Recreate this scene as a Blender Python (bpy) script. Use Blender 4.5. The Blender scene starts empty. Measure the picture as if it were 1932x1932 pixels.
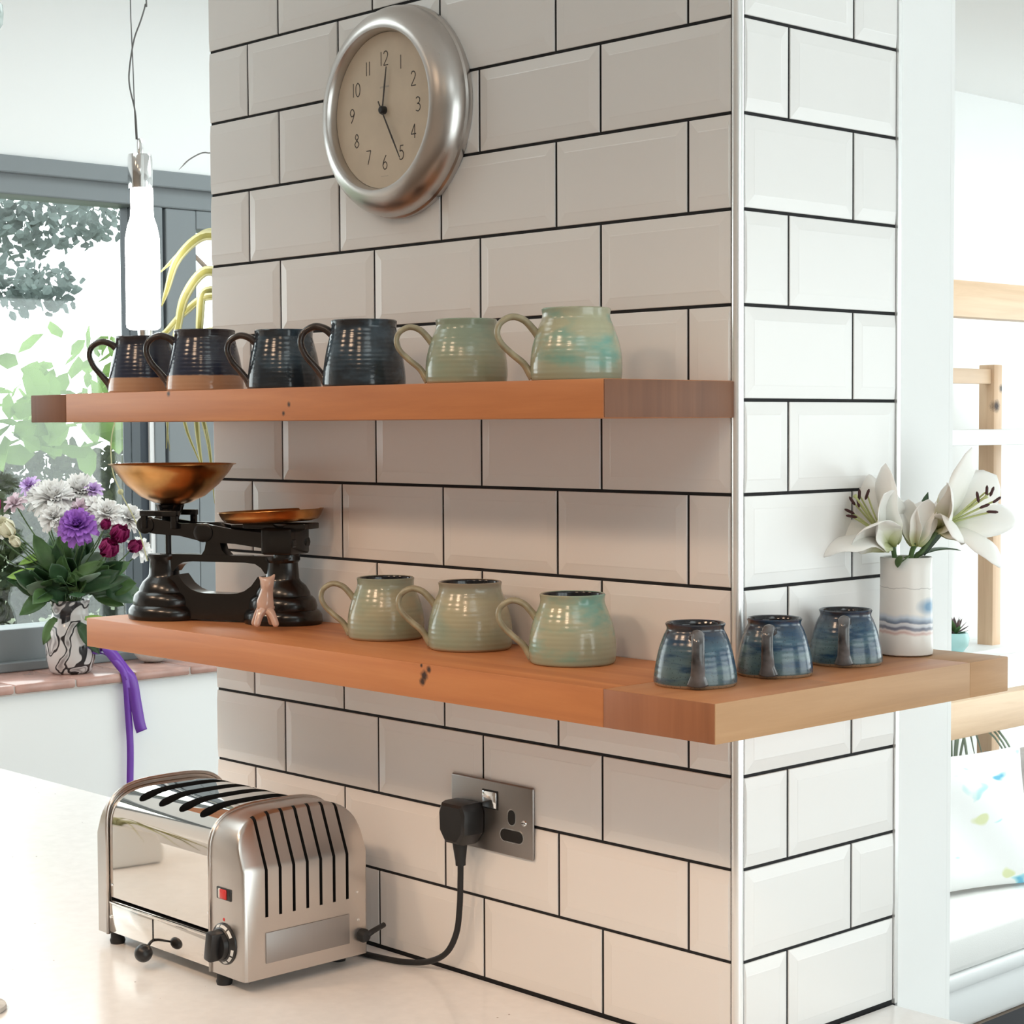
import bpy, bmesh, math, random
from mathutils import Vector, Matrix
import numpy as np

# ------------------------------------------------------------------ scene, camera, world, light
scene = bpy.context.scene
COL = scene.collection
PI = math.pi

CAM = Vector((1.30975, -1.57366, 1.60939))
YAW, PITCH, ROLL = 0.8141, -0.0470, -0.0051
_s, _c = math.sin, math.cos
FW = Vector((-_s(YAW) * _c(PITCH), _c(YAW) * _c(PITCH), _s(PITCH)))
_r = Vector((_c(YAW), _s(YAW), 0.0)); _u = _r.cross(FW)
RT = _c(ROLL) * _r + _s(ROLL) * _u
UP = -_s(ROLL) * _r + _c(ROLL) * _u
cam_data = bpy.data.cameras.new('camera')
cam_data.sensor_width = 36.0; cam_data.sensor_fit = 'HORIZONTAL'
cam_data.lens = 36.0 * 3546.84 / 1932.0
cam_data.clip_start = 0.05; cam_data.clip_end = 200
cam = bpy.data.objects.new('camera', cam_data)
m = Matrix.Identity(4)
for i in range(3):
    m[i][0] = RT[i]; m[i][1] = UP[i]; m[i][2] = -FW[i]; m[i][3] = CAM[i]
cam.matrix_world = m
COL.objects.link(cam); scene.camera = cam

vs = scene.view_settings
vs.view_transform = 'Standard'; vs.look = 'None'; vs.gamma = 1.0; vs.use_curve_mapping = False
vs.exposure = 0.10

SKY = 3.75
world = bpy.data.worlds.new('overcast_sky'); scene.world = world; world.use_nodes = True
bg = world.node_tree.nodes['Background']
bg.inputs[0].default_value = (0.95, 0.985, 1.0, 1); bg.inputs[1].default_value = SKY

def portal(name, loc, rot, sx, sy):
    d = bpy.data.lights.new(name, 'AREA'); d.shape = 'RECTANGLE'; d.size = sx; d.size_y = sy
    d.cycles.is_portal = True
    o = bpy.data.objects.new(name, d); o.location = loc; o.rotation_euler = rot; COL.objects.link(o)
portal('roof_window_portal', (1.5, -1.15, 2.79), (0, 0, 0), 1.0, 0.9)
portal('roof_window_portal', (-1.575, 1.435, 2.79), (0, 0, 0), 1.05, 1.83)
portal('roof_window_portal', (-1.65, -0.825, 2.79), (0, 0, 0), 0.9, 0.95)
portal('roof_window_portal', (-0.15, 4.0, 2.79), (0, 0, 0), 2.3, 3.2)
portal('patio_door_portal', (3.10, -0.40, 1.2), (0, PI / 2, 0), 2.4, 2.3)
portal('living_door_portal', (3.10, 3.7, 1.2), (0, PI / 2, 0), 2.4, 3.6)
portal('added_door_portal', (0.25, 6.40, 1.2), (-PI / 2, 0, 0), 4.7, 2.4)
portal('window_portal', (-2.70, 0.2, 1.64), (0, -PI / 2, 0), 1.0, 2.8)

WARM = (1.0, 0.69, 0.47)
DOWN = 64.0          # watts of each kitchen downlight

# ------------------------------------------------------------------ helpers
def lin(r, g, b):
    f = lambda c: (c / 255 / 12.92) if c / 255 <= 0.04045 else ((c / 255 + 0.055) / 1.055) ** 2.4
    return (f(r), f(g), f(b), 1.0)

def inp(n, k, v):
    if k in n.inputs: n.inputs[k].default_value = v

class NT:
    def __init__(s, name):
        s.m = bpy.data.materials.new(name); s.m.use_nodes = True
        s.t = s.m.node_tree; s.b = s.t.nodes['Principled BSDF']
    def n(s, typ, **kw):
        o = s.t.nodes.new(typ)
        for k, v in kw.items(): setattr(o, k, v)
        return o
    def l(s, a, b): s.t.links.new(a, b)
    def coords(s, kind='Object', scale=(1, 1, 1), loc=(0, 0, 0)):
        if kind == 'World':
            o = s.n('ShaderNodeNewGeometry').outputs['Position']
        else:
            o = s.n('ShaderNodeTexCoord').outputs[kind]
        mp = s.n('ShaderNodeMapping'); mp.inputs['Scale'].default_value = scale; mp.inputs['Location'].default_value = loc
        s.l(o, mp.inputs['Vector']); return mp.outputs['Vector']
    def noise(s, vec, scale, detail=3, rough=0.5, dist=0.0):
        o = s.n('ShaderNodeTexNoise'); o.inputs['Scale'].default_value = scale; o.inputs['Detail'].default_value = detail
        o.inputs['Roughness'].default_value = rough; o.inputs['Distortion'].default_value = dist
        s.l(vec, o.inputs['Vector']); return o.outputs['Fac']
    def ramp(s, fac, stops, interp='LINEAR'):
        o = s.n('ShaderNodeValToRGB'); cr = o.color_ramp; cr.interpolation = interp
        while len(cr.elements) > len(stops): cr.elements.remove(cr.elements[-1])
        while len(cr.elements) < len(stops): cr.elements.new(0.5)
        for e, (p, c) in zip(cr.elements, stops): e.position = p; e.color = c
        s.l(fac, o.inputs['Fac']); return o.outputs['Color']
    def mix(s, fac, a, b, blend='MIX'):
        o = s.n('ShaderNodeMix', data_type='RGBA', blend_type=blend)
        for sock, v in ((o.inputs[0], fac), (o.inputs[6], a), (o.inputs[7], b)):
            if isinstance(v, (tuple, float, int)): sock.default_value = v
            else: s.l(v, sock)
        return o.outputs[2]
    def math(s, op, a, b=None, clamp=False):
        o = s.n('ShaderNodeMath', operation=op, use_clamp=clamp)
        for sock, v in ((o.inputs[0], a), (o.inputs[1], b)):
            if v is None: continue
            if isinstance(v, (float, int)): sock.default_value = v
            else: s.l(v, sock)
        return o.outputs[0]
    def bump(s, h, strength, dist=0.001):
        o = s.n('ShaderNodeBump'); o.inputs['Strength'].default_value = strength; o.inputs['Distance'].default_value = dist
        s.l(h, o.inputs['Height']); s.l(o.outputs['Normal'], s.b.inputs['Normal'])
    def color(s, c):
        if isinstance(c, tuple): s.b.inputs['Base Color'].default_value = c
        else: s.l(c, s.b.inputs['Base Color'])

def plain(name, col, rough=0.5, metal=0.0, var=0.0, vscale=8, bump=0.0, bscale=60, bdist=0.001, stretch=(1, 1, 1), coat=0.0, **kw):
    t = NT(name); b = t.b
    inp(b, 'Roughness', rough); inp(b, 'Metallic', metal); inp(b, 'Coat Weight', coat); inp(b, 'Coat Roughness', 0.05)
    for k, v in kw.items(): inp(b, k.replace('_', ' '), v)
    if var > 0:
        f = t.noise(t.coords('Object', stretch), vscale, 4)
        lo = tuple(max(0, c * (1 - var)) for c in col[:3]) + (1,); hi = tuple(min(1, c * (1 + var)) for c in col[:3]) + (1,)
        t.color(t.ramp(f, [(0.3, lo), (0.7, hi)]))
    else: t.color(col)
    if bump > 0: t.bump(t.noise(t.coords('Object', stretch), bscale, 3), bump, bdist)
    return t.m

def emit(name, col, strength):
    t = NT(name); t.color(col); inp(t.b, 'Emission Color', col); inp(t.b, 'Emission Strength', strength); return t.m

def thin_glass(name, tint=(0.96, 0.99, 0.98, 1), refl=0.06):
    t = NT(name); t.t.nodes.remove(t.b)
    tr = t.n('ShaderNodeBsdfTransparent'); tr.inputs[0].default_value = tint
    gl = t.n('ShaderNodeBsdfGlossy'); gl.inputs['Roughness'].default_value = 0.02
    mx = t.n('ShaderNodeMixShader'); mx.inputs[0].default_value = refl
    t.l(tr.outputs[0], mx.inputs[1]); t.l(gl.outputs[0], mx.inputs[2])
    t.l(mx.outputs[0], t.t.nodes['Material Output'].inputs['Surface']); return t.m

class MB:
    """collects geometry for one mesh object"""
    def __init__(s): s.v = []; s.f = []; s.fm = []
    def add(s, v, f, mi=0):
        k = len(s.v); s.v += [tuple(p) for p in v]
        for q in f: s.f.append(tuple(k + i for i in q)); s.fm.append(mi)
        return s
    def box(s, x0, x1, y0, y1, z0, z1, mi=0):
        v = [(x0, y0, z0), (x1, y0, z0), (x1, y1, z0), (x0, y1, z0), (x0, y0, z1), (x1, y0, z1), (x1, y1, z1), (x0, y1, z1)]
        return s.add(v, [(0, 3, 2, 1), (4, 5, 6, 7), (0, 1, 5, 4), (1, 2, 6, 5), (2, 3, 7, 6), (3, 0, 4, 7)], mi)
    def rbox(s, x0, x1, y0, y1, z0, z1, r, mi=0, seg=2, M=None):
        bm = bmesh.new(); bmesh.ops.create_cube(bm, size=1)
        for v in bm.verts:
            v.co = Vector(((x0 + x1) / 2 + v.co.x * (x1 - x0), (y0 + y1) / 2 + v.co.y * (y1 - y0), (z0 + z1) / 2 + v.co.z * (z1 - z0)))
        bmesh.ops.bevel(bm, geom=list(bm.edges), offset=r, segments=seg, affect='EDGES', profile=0.5)
        bm.verts.index_update()
        vv = [(M @ v.co) if M else v.co.copy() for v in bm.verts]; ff = [[v.index for v in f.verts] for f in bm.faces]
        bm.free(); return s.add(vv, ff, mi)
    def lathe(s, prof, seg=32, M=None, mi=0, mis=None, sy=1.0):
        """prof: list of (r, z); closes on axis where r == 0"""
        k = len(s.v); rings = []
        for r, z in prof:
            if r <= 1e-9: pts = [Vector((0, 0, z))]
            else: pts = [Vector((r * _c(2 * PI * i / seg), sy * r * _s(2 * PI * i / seg), z)) for i in range(seg)]
            rings.append((len(s.v), len(pts)))
            s.v += [tuple(M @ p) if M else tuple(p) for p in pts]
        for j in range(len(prof) - 1):
            (a, na), (b, nb) = rings[j], rings[j + 1]; mm = mis[j] if mis else mi
            for i in range(seg):
                i2 = (i + 1) % seg
                if na == 1 and nb == 1: continue
                if na == 1: q = (a, b + i2, b + i)
                elif nb == 1: q = (a + i, a + i2, b)
                else: q = (a + i, a + i2, b + i2, b + i)
                s.f.append(q); s.fm.append(mm)
        return s
    def tube(s, pts, rad, seg=10, mi=0, sx=1.0, ref=None, caps=True):
        pts = [Vector(p) for p in pts]; n = len(pts)
        if not isinstance(rad, (list, tuple)): rad = [rad] * n
        k = len(s.v); pn = None
        for i, p in enumerate(pts):
            t = (pts[min(i + 1, n - 1)] - pts[max(i - 1, 0)]).normalized()
            if pn is None:
                a = Vector(ref) if ref else (Vector((0, 0, 1)) if abs(t.z) < 0.9 else Vector((1, 0, 0)))
                nn = (a - t * a.dot(t)).normalized()
            else:
                nn = (pn - t * pn.dot(t)).normalized()
            pn = nn; bb = t.cross(nn)
            for j in range(seg):
                an = 2 * PI * j / seg
                s.v.append(tuple(p + rad[i] * (nn * _c(an) + bb * (sx * _s(an)))))
        for i in range(n - 1):
            for j in range(seg):
                j2 = (j + 1) % seg
                s.f.append((k + i * seg + j, k + i * seg + j2, k + (i + 1) * seg + j2, k + (i + 1) * seg + j)); s.fm.append(mi)
        if caps:
            s.f.append(tuple(k + j for j in reversed(range(seg)))); s.fm.append(mi)
            s.f.append(tuple(k + (n - 1) * seg + j for j in range(seg))); s.fm.append(mi)
        return s
    def ball(s, c, r, seg=16, rings=10, mi=0, M=None):
        r = r if isinstance(r, (tuple, list)) else (r, r, r)
        prof = [(_s(PI * i / rings), -_c(PI * i / rings)) for i in range(rings + 1)]
        prof[0] = (0, -1); prof[-1] = (0, 1)
        T = Matrix.Translation(c) @ (M if M else Matrix.Identity(4)) @ Matrix.Diagonal((r[0], r[1], r[2], 1))
        return s.lathe(prof, seg, T, mi)
    def prism(s, poly, a0, a1, plane='xz', mi=0):
        """extrude a polygon; plane 'xz' extrudes along y, 'yz' along x, 'xy' along z"""
        def P(p, a):
            return {'xz': (p[0], a, p[1]), 'yz': (a, p[0], p[1]), 'xy': (p[0], p[1], a)}[plane]
        n = len(poly); v = [P(p, a0) for p in poly] + [P(p, a1) for p in poly]
        f = [tuple(range(n)), tuple(range(2 * n - 1, n - 1, -1))] + [(i, n + i, n + (i + 1) % n, (i + 1) % n) for i in range(n)]
        return s.add(v, f, mi)
    def grid(s, fn, nu, nv, mi=0, mif=None):
        k = len(s.v)
        for i in range(nu + 1):
            for j in range(nv + 1): s.v.append(tuple(fn(i / nu, j / nv)))
        for i in range(nu):
            for j in range(nv):
                a = k + i * (nv + 1) + j
                s.f.append((a, a + 1, a + nv + 2, a + nv + 1)); s.fm.append(mif(i, j) if mif else mi)
        return s
    def mesh(s, name, mats, smooth=None, fix=True):
        me = bpy.data.meshes.new(name); me.from_pydata(s.v, [], s.f); me.update()
        if fix:
            bm = bmesh.new(); bm.from_mesh(me); bmesh.ops.recalc_face_normals(bm, faces=bm.faces); bm.to_mesh(me); bm.free()
        for mt in (mats if isinstance(mats, (list, tuple)) else [mats]): me.materials.append(mt)
        me.polygons.foreach_set('material_index', s.fm)
        if smooth is not None:
            me.polygons.foreach_set('use_smooth', [True] * len(me.polygons))
            if smooth < 179: me.set_sharp_from_angle(angle=math.radians(smooth))
        me.update(); return me
    def build(s, name, mats, parent=None, smooth=None, loc=None, rot=None, fix=True):
        return obj(name, s.mesh(name, mats, smooth, fix), parent, loc, rot)

def obj(name, me, parent=None, loc=None, rot=None):
    o = bpy.data.objects.new(name, me); COL.objects.link(o)
    if parent: o.parent = parent
    if loc is not None: o.location = loc
    if rot is not None: o.rotation_euler = rot
    return o

def tag(o, label=None, cat=None, group=None, kind=None):
    if label: o['label'] = label
    if cat: o['category'] = cat
    if group: o['group'] = group
    if kind: o['kind'] = kind
    return o

def thing(name, label, cat, loc=(0, 0, 0), rotz=0.0, group=None):
    o = bpy.data.objects.new(name, None); COL.objects.link(o); o.empty_display_size = 0.05
    o.location = loc; o.rotation_euler = (0, 0, rotz); return tag(o, label, cat, group)

def struct(name, mb, mats, parent=None, smooth=None):
    o = mb.build(name, mats, parent, smooth)
    if parent is None: o['kind'] = 'structure'
    return o

def bake(o):
    """apply the modifiers of o into its mesh"""
    dg = bpy.context.evaluated_depsgraph_get()
    me = bpy.data.meshes.new_from_object(o.evaluated_get(dg), preserve_all_data_layers=True, depsgraph=dg)
    o.modifiers.clear(); o.data = me

def cut(o, cutter_mb, mat):
    c = cutter_mb.build('slot_cutter', [mat]); md = o.modifiers.new('cut', 'BOOLEAN')
    md.operation = 'DIFFERENCE'; md.object = c; md.solver = 'EXACT'
    try: md.material_mode = 'TRANSFER'
    except Exception: pass
    c.parent = o.parent; c.location = o.location
    bpy.context.view_layer.update(); bake(o)
    me = c.data; bpy.data.objects.remove(c); bpy.data.meshes.remove(me)

def smooth_obj(o, ang):
    o.data.polygons.foreach_set('use_smooth', [True] * len(o.data.polygons)); o.data.set_sharp_from_angle(angle=math.radians(ang))

def pix(u, v, **k):
    """where the sight line through a photo point meets a plane of the room (used for measuring)"""
    d = FW + RT * ((u - 966) / 3546.84) - UP * ((v - 966) / 3546.84)
    for a, i in (('x', 0), ('y', 1), ('z', 2)):
        if a in k: return CAM + d * ((k[a] - CAM[i]) / d[i])
    return CAM + d * k['d']

def spline(pts, n=8):
    """Catmull-Rom through pts"""
    P = [Vector(p) for p in pts]; P = [2 * P[0] - P[1]] + P + [2 * P[-1] - P[-2]]; out = []
    for i in range(1, len(P) - 2):
        for j in range(n):
            t = j / n
            out.append(0.5 * ((2 * P[i]) + (P[i + 1] - P[i - 1]) * t + (2 * P[i - 1] - 5 * P[i] + 4 * P[i + 1] - P[i + 2]) * t * t + (3 * P[i] - P[i - 1] - 3 * P[i + 1] + P[i + 2]) * t ** 3))
    out.append(P[-2]); return out

rnd = random.Random(7)

# ------------------------------------------------------------------ materials
M = {}
M['paint'] = plain('white_wall_paint', (0.87, 0.88, 0.88, 1), 0.7, bump=0.05, bscale=250)
M['ceil'] = plain('white_ceiling_paint', (0.86, 0.86, 0.85, 1), 0.8)
M['backwall'] = plain('warm_kitchen_wall_paint', (0.36, 0.30, 0.25, 1), 0.8)
M['tile'] = plain('white_glazed_tile', (0.84, 0.83, 0.82, 1), 0.24, bump=0.03, bscale=25, bdist=0.002)
M['grout'] = plain('charcoal_grout', (0.012, 0.012, 0.014, 1), 0.9, bump=0.3, bscale=400)
M['chrome'] = plain('polished_chrome', (0.86, 0.87, 0.88, 1), 0.08, 1.0)
M['trim'] = plain('bright_aluminium_trim', (0.93, 0.94, 0.94, 1), 0.22, 0.6)
M['floor'] = plain('warm_timber_floor', (0.11, 0.075, 0.05, 1), 0.45, var=0.2, vscale=3, stretch=(8, 1, 1))
M['rug'] = plain('charcoal_rug', (0.022, 0.022, 0.026, 1), 0.95, bump=0.4, bscale=200)
M['greyframe'] = plain('grey_window_frame', (0.20, 0.225, 0.24, 1), 0.4)
M['darkframe'] = plain('dark_gasket', (0.02, 0.03, 0.045, 1), 0.5)
M['whiteplastic'] = plain('white_plastic', (0.8, 0.8, 0.8, 1), 0.4)
M['pane'] = thin_glass('window_glass')
M['terracotta'] = plain('glazed_terracotta_tile', (0.46, 0.27, 0.225, 1), 0.22, var=0.15, vscale=20)
M['mortar'] = plain('pale_mortar', (0.55, 0.5, 0.47, 1), 0.9)
M['black'] = plain('black_void', (0.006, 0.006, 0.006, 1), 0.7)
M['blackplastic'] = plain('black_plastic', (0.012, 0.012, 0.013, 1), 0.35)
M['rubber'] = plain('black_rubber', (0.012, 0.012, 0.013, 1), 0.6)

def quartz():
    t = NT('white_quartz_worktop'); inp(t.b, 'Roughness', 0.22)
    v = t.n('ShaderNodeTexVoronoi'); v.inputs['Scale'].default_value = 38; t.l(t.coords('World'), v.inputs['Vector'])
    sp = t.math('LESS_THAN', v.outputs['Distance'], 0.055)
    pick = t.n('ShaderNodeSeparateColor'); t.l(v.outputs['Color'], pick.inputs[0])
    sp = t.math('MULTIPLY', sp, t.math('GREATER_THAN', pick.outputs[0], 0.72))
    base = t.ramp(t.noise(t.coords('World'), 60, 3), [(0.3, (0.83, 0.82, 0.81, 1)), (0.7, (0.88, 0.87, 0.86, 1))])
    t.color(t.mix(sp, base, (0.28, 0.23, 0.19, 1))); return t.m
M['quartz'] = quartz()

def oak(name, axis, dark, mid, light, knots=(), rough=0.42, grain=1.0):
    t = NT(name); inp(t.b, 'Roughness', rough)
    sc = [38, 38, 38]; sc['xyz'.index(axis)] = 2.2
    oi = t.n('ShaderNodeObjectInfo')
    off = t.n('ShaderNodeCombineXYZ'); r3 = t.math('MULTIPLY', oi.outputs['Random'], 7.0)
    for i in range(3): t.l(r3, off.inputs[i])
    add = t.n('ShaderNodeVectorMath', operation='ADD'); t.l(t.coords('World', tuple(sc)), add.inputs[0]); t.l(off.outputs[0], add.inputs[1])
    f1 = t.noise(add.outputs[0], 1.0, 5, 0.6, 0.6)
    sc2 = [14, 14, 14]; sc2['xyz'.index(axis)] = 1.5
    f2 = t.noise(t.coords('World', tuple(sc2)), 1.0, 3)
    f = t.math('ADD', t.math('MULTIPLY', f1, 0.6), t.math('MULTIPLY', f2, 0.4))
    c = t.ramp(f, [(0.28, dark), (0.5, mid), (0.72, light)])
    g = t.n('ShaderNodeNewGeometry').outputs['Position']
    for (kx, ky, kz, r) in knots:
        d = t.n('ShaderNodeVectorMath', operation='DISTANCE'); t.l(g, d.inputs[0]); d.inputs[1].default_value = (kx, ky, kz)
        nz = t.math('MULTIPLY', t.noise(t.coords('World'), 260, 3), 0.9)
        w = t.math('SUBTRACT', t.math('ADD', 1.0, nz), t.math('DIVIDE', d.outputs['Value'], r * 1.0), clamp=True)
        c = t.mix(w, c, (0.035, 0.014, 0.008, 1))
    t.color(c); t.bump(f1, 0.25 * grain, 0.0015); return t.m
KN1 = [(-0.287, -0.203, 1.327, 0.0055), (-0.279, -0.203, 1.3345, 0.0035), (-0.290, -0.203, 1.320, 0.0045), (-0.292, -0.203, 1.338, 0.002)]
KN2 = [(-0.535, -0.203, 1.634, 0.003), (-0.546, -0.203, 1.623, 0.0028), (-0.798, -0.203, 1.6505, 0.0035)]
M['oak'] = oak('oiled_oak_long_grain', 'x', (0.38, 0.130, 0.045, 1), (0.52, 0.200, 0.072, 1), (0.62, 0.270, 0.105, 1), KN1 + KN2, rough=0.48)
M['oakside'] = oak('pale_oak_long_grain', 'y', (0.32, 0.165, 0.07, 1), (0.42, 0.23, 0.105, 1), (0.50, 0.29, 0.145, 1), rough=0.55, grain=2.0)
M['oakend'] = oak('dark_oak_end_grain', 'z', (0.13, 0.050, 0.024, 1), (0.18, 0.072, 0.034, 1), (0.23, 0.098, 0.047, 1), rough=0.6)
M['oakend2'] = oak('brown_oak_end_grain', 'z', (0.22, 0.085, 0.038, 1), (0.32, 0.125, 0.055, 1), (0.40, 0.165, 0.075, 1), rough=0.5)
M['oaktop'] = oak('oiled_oak_wing_top', 'y', (0.34, 0.13, 0.05, 1), (0.45, 0.195, 0.08, 1), (0.52, 0.25, 0.11, 1), rough=0.48)
PK = []
M['pine'] = oak('knotty_pine', 'y', (0.55, 0.36, 0.22, 1), (0.66, 0.46, 0.30, 1), (0.72, 0.53, 0.36, 1), [(-1.88, 3.21, 1.945, 0.02), (-1.88, 3.25, 0.66, 0.016)])
M['pinez'] = oak('knotty_pine_upright', 'z', (0.55, 0.35, 0.21, 1), (0.66, 0.45, 0.29, 1), (0.72, 0.53, 0.36, 1), [(-2.20, 4.0, 1.66, 0.018), (-2.20, 4.03, 1.72, 0.012)])

# ------------------------------------------------------------------ the room
H = 2.75
struct('floor', MB().box(-2.9, 3.3, -3.2, 6.3, -0.1, 0.0), M['floor'])
cm = MB()                                             # ceiling with an opening for the roof window
ROOF = ((1.0, 2.0, -1.6, -0.7), (-2.10, -1.05, 0.52, 2.35), (-2.10, -1.20, -1.30, -0.35), (-1.3, 1.0, 2.4, 5.6))     # unseen roof windows; all but the first added to brighten the rooms
gx = sorted({-2.9, 3.3} | {r[0] for r in ROOF} | {r[1] for r in ROOF}); gy = sorted({-3.2, 6.3} | {r[2] for r in ROOF} | {r[3] for r in ROOF})
for i in range(len(gx) - 1):
    for j in range(len(gy) - 1):
        mx, my = (gx[i] + gx[i + 1]) / 2, (gy[j] + gy[j + 1]) / 2
        if not any(r[0] < mx < r[1] and r[2] < my < r[3] for r in ROOF): cm.box(gx[i], gx[i + 1], gy[j], gy[j + 1], H, H + 0.12)
struct('ceiling', cm, M['ceil'])
W0 = -2.60                                            # inner face of the window wall
wl = MB()
wl.box(W0 - 0.16, W0, -3.2, 1.9, 2.222, H); wl.box(W0 - 0.16, W0, -3.2, 1.9, 0, 1.03)
wl.box(W0 - 0.16, W0, -3.2, -1.2, 1.03, 2.222); wl.box(W0 - 0.16, W0, 1.6, 1.9, 1.03, 2.222)
wl.box(W0, -2.385, -3.2, 1.9, 0, 1.026)               # the low wall in front that carries the sill
wl.box(W0 - 0.16, -2.4, 1.9, 2.0, 0, H)
struct('wall_left', wl, M['paint'])
struct('wall_living', MB().box(-2.56, -2.4, 2.0, 6.3, 0, H), M['paint'])
wr = MB()
for y0, y1, z0, z1 in ((-3.2, -1.55, 0, H), (0.75, 1.9, 0, H), (5.5, 6.3, 0, H), (-1.55, 0.75, 2.4, H), (1.9, 5.5, 2.4, H)):
    wr.box(3.0, 3.16, y0, y1, z0, z1)
struct('wall_right', wr, M['paint'])
struct('wall_back', MB().box(-2.76, 3.16, -3.36, -3.2, 0, H), M['backwall'])
wf = MB()
for x0, x1, z0, z1 in ((-2.56, -2.1, 0, H), (2.6, 3.16, 0, H), (-2.1, 2.6, 2.4, H)): wf.box(x0, x1, 6.3, 6.46, z0, z1)
struct('wall_far', wf, M['paint'])

# window in the left wall: frame members, gaskets and panes are its parts
win = tag(thing('window_1', None, None), kind='structure')
def part(name, mb, mat, parent, smooth=None, label=None, kind=None):
    o = mb.build(name, mat, parent, smooth)
    if label: o['label'] = label
    if kind: o['kind'] = kind
    return o
XF = W0 + 0.005
part('frame_head', MB().rbox(XF - 0.10, XF, -1.2, 1.6, 2.136, 2.222, 0.004).rbox(XF, XF + 0.018, -1.2, 1.6, 2.182, 2.222, 0.004), M['greyframe'], win)
part('frame_sill', MB().rbox(XF - 0.10, XF, -1.2, 1.6, 1.05, 1.145, 0.004).rbox(XF, XF + 0.03, -1.2, 1.6, 1.05, 1.072, 0.003), M['greyframe'], win)
part('frame_post', MB().rbox(XF - 0.10, XF, 0.926, 0.956, 1.145, 2.136, 0.003), M['greyframe'], win)
part('frame_post', MB().rbox(XF - 0.10, XF, -1.2, -1.12, 1.145, 2.136, 0.003), M['greyframe'], win)
part('frame_gasket', MB().box(XF - 0.09, XF - 0.012, 0.892, 0.914, 1.145, 2.136), M['darkframe'], win, label='dark blue seal beside the large pane')
part('frame_bead', MB().box(XF - 0.09, XF - 0.004, 0.914, 0.926, 1.145, 2.136), M['whiteplastic'], win, label='white glazing bead')
part('frame_gap', MB().box(XF - 0.09, XF - 0.02, 0.956, 0.967, 1.145, 2.136), M['darkframe'], win)
cs = MB().rbox(XF - 0.085, XF - 0.004, 0.967, 1.055, 1.145, 2.136, 0.004).rbox(XF - 0.085, XF - 0.004, 1.50, 1.6, 1.145, 2.136, 0.004)
cs.rbox(XF - 0.085, XF - 0.004, 1.055, 1.50, 2.09, 2.136, 0.003).rbox(XF - 0.085, XF - 0.004, 1.055, 1.50, 1.145, 1.66, 0.003)
part('casement', cs, M['greyframe'], win)
part('pane', MB().box(XF - 0.055, XF - 0.049, -1.12, 0.892, 1.145, 2.136), M['pane'], win)
part('pane', MB().box(XF - 0.055, XF - 0.049, 1.055, 1.50, 1.66, 2.09), M['pane'], win)
# sill of terracotta tiles
sill = struct('trim_1', MB().box(W0, -2.374, -1.25, 1.9, 1.0262, 1.046), M['mortar'])
n = 0; y = -1.25 + 0.02
while y < 1.88:
    a, b = y + 0.0015, min(y + 0.15, 1.9) - 0.0015
    MB().rbox(W0 + 0.002, -2.37, a, b, 1.029, 1.050, 0.005).build('tile', M['terracotta'], sill, 40)
    y += 0.15

# glazed doors on the right (behind the photographer's shoulder) and the unseen roof windows, most of them added for brightness
for k, (y0, y1) in enumerate(((-1.55, 0.75), (1.9, 5.5))):
    dr = tag(thing('door_%d' % (k + 1), None, None), kind='structure')
    nn = 3
    fr = MB().box(3.03, 3.10, y0, y1, 0, 0.05).box(3.03, 3.10, y0, y1, 2.33, 2.4)
    part('door_frame', fr, M['greyframe'], dr)
    for i in range(nn + 1):
        yy = y0 + (y1 - y0 - 0.06) * i / nn
        part('stile', MB().box(3.03, 3.10, yy, yy + 0.06, 0.05, 2.33), M['greyframe'], dr)
    for i in range(nn):
        ya = y0 + (y1 - y0 - 0.06) * i / nn + 0.06; yb = y0 + (y1 - y0 - 0.06) * (i + 1) / nn
        part('pane', MB().box(3.06, 3.066, ya, yb, 0.05, 2.33), M['pane'], dr)
dr = tag(thing('door_3', None, None), kind='structure')  # unseen far-wall glazing, added to brighten the living room wall
part('door_frame', MB().box(-2.1, 2.6, 6.34, 6.42, 0, 0.05).box(-2.1, 2.6, 6.34, 6.42, 2.33, 2.4), M['greyframe'], dr)
for i in range(4):
    xx = -2.1 + (4.7 - 0.06) * i / 3
    part('stile', MB().box(xx, xx + 0.06, 6.34, 6.42, 0.05, 2.33), M['greyframe'], dr)
    if i < 3: part('pane', MB().box(xx + 0.06, xx + (4.7 - 0.06) / 3, 6.375, 6.381, 0.05, 2.33), M['pane'], dr)
for k, (x0, x1, y0, y1) in enumerate(ROOF):
    rw = tag(thing('window_%d' % (k + 2), None, None), kind='structure')
    part('roof_frame', MB().box(x0 - 0.04, x0, y0 - 0.04, y1 + 0.04, H + 0.121, H + 0.17).box(x1, x1 + 0.04, y0 - 0.04, y1 + 0.04, H + 0.121, H + 0.17)
         .box(x0, x1, y0 - 0.04, y0, H + 0.121, H + 0.17).box(x0, x1, y1, y1 + 0.04, H + 0.121, H + 0.17), M['greyframe'], rw)
    part('pane', MB().box(x0, x1, y0, y1, H + 0.13, H + 0.136), M['pane'], rw)

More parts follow.
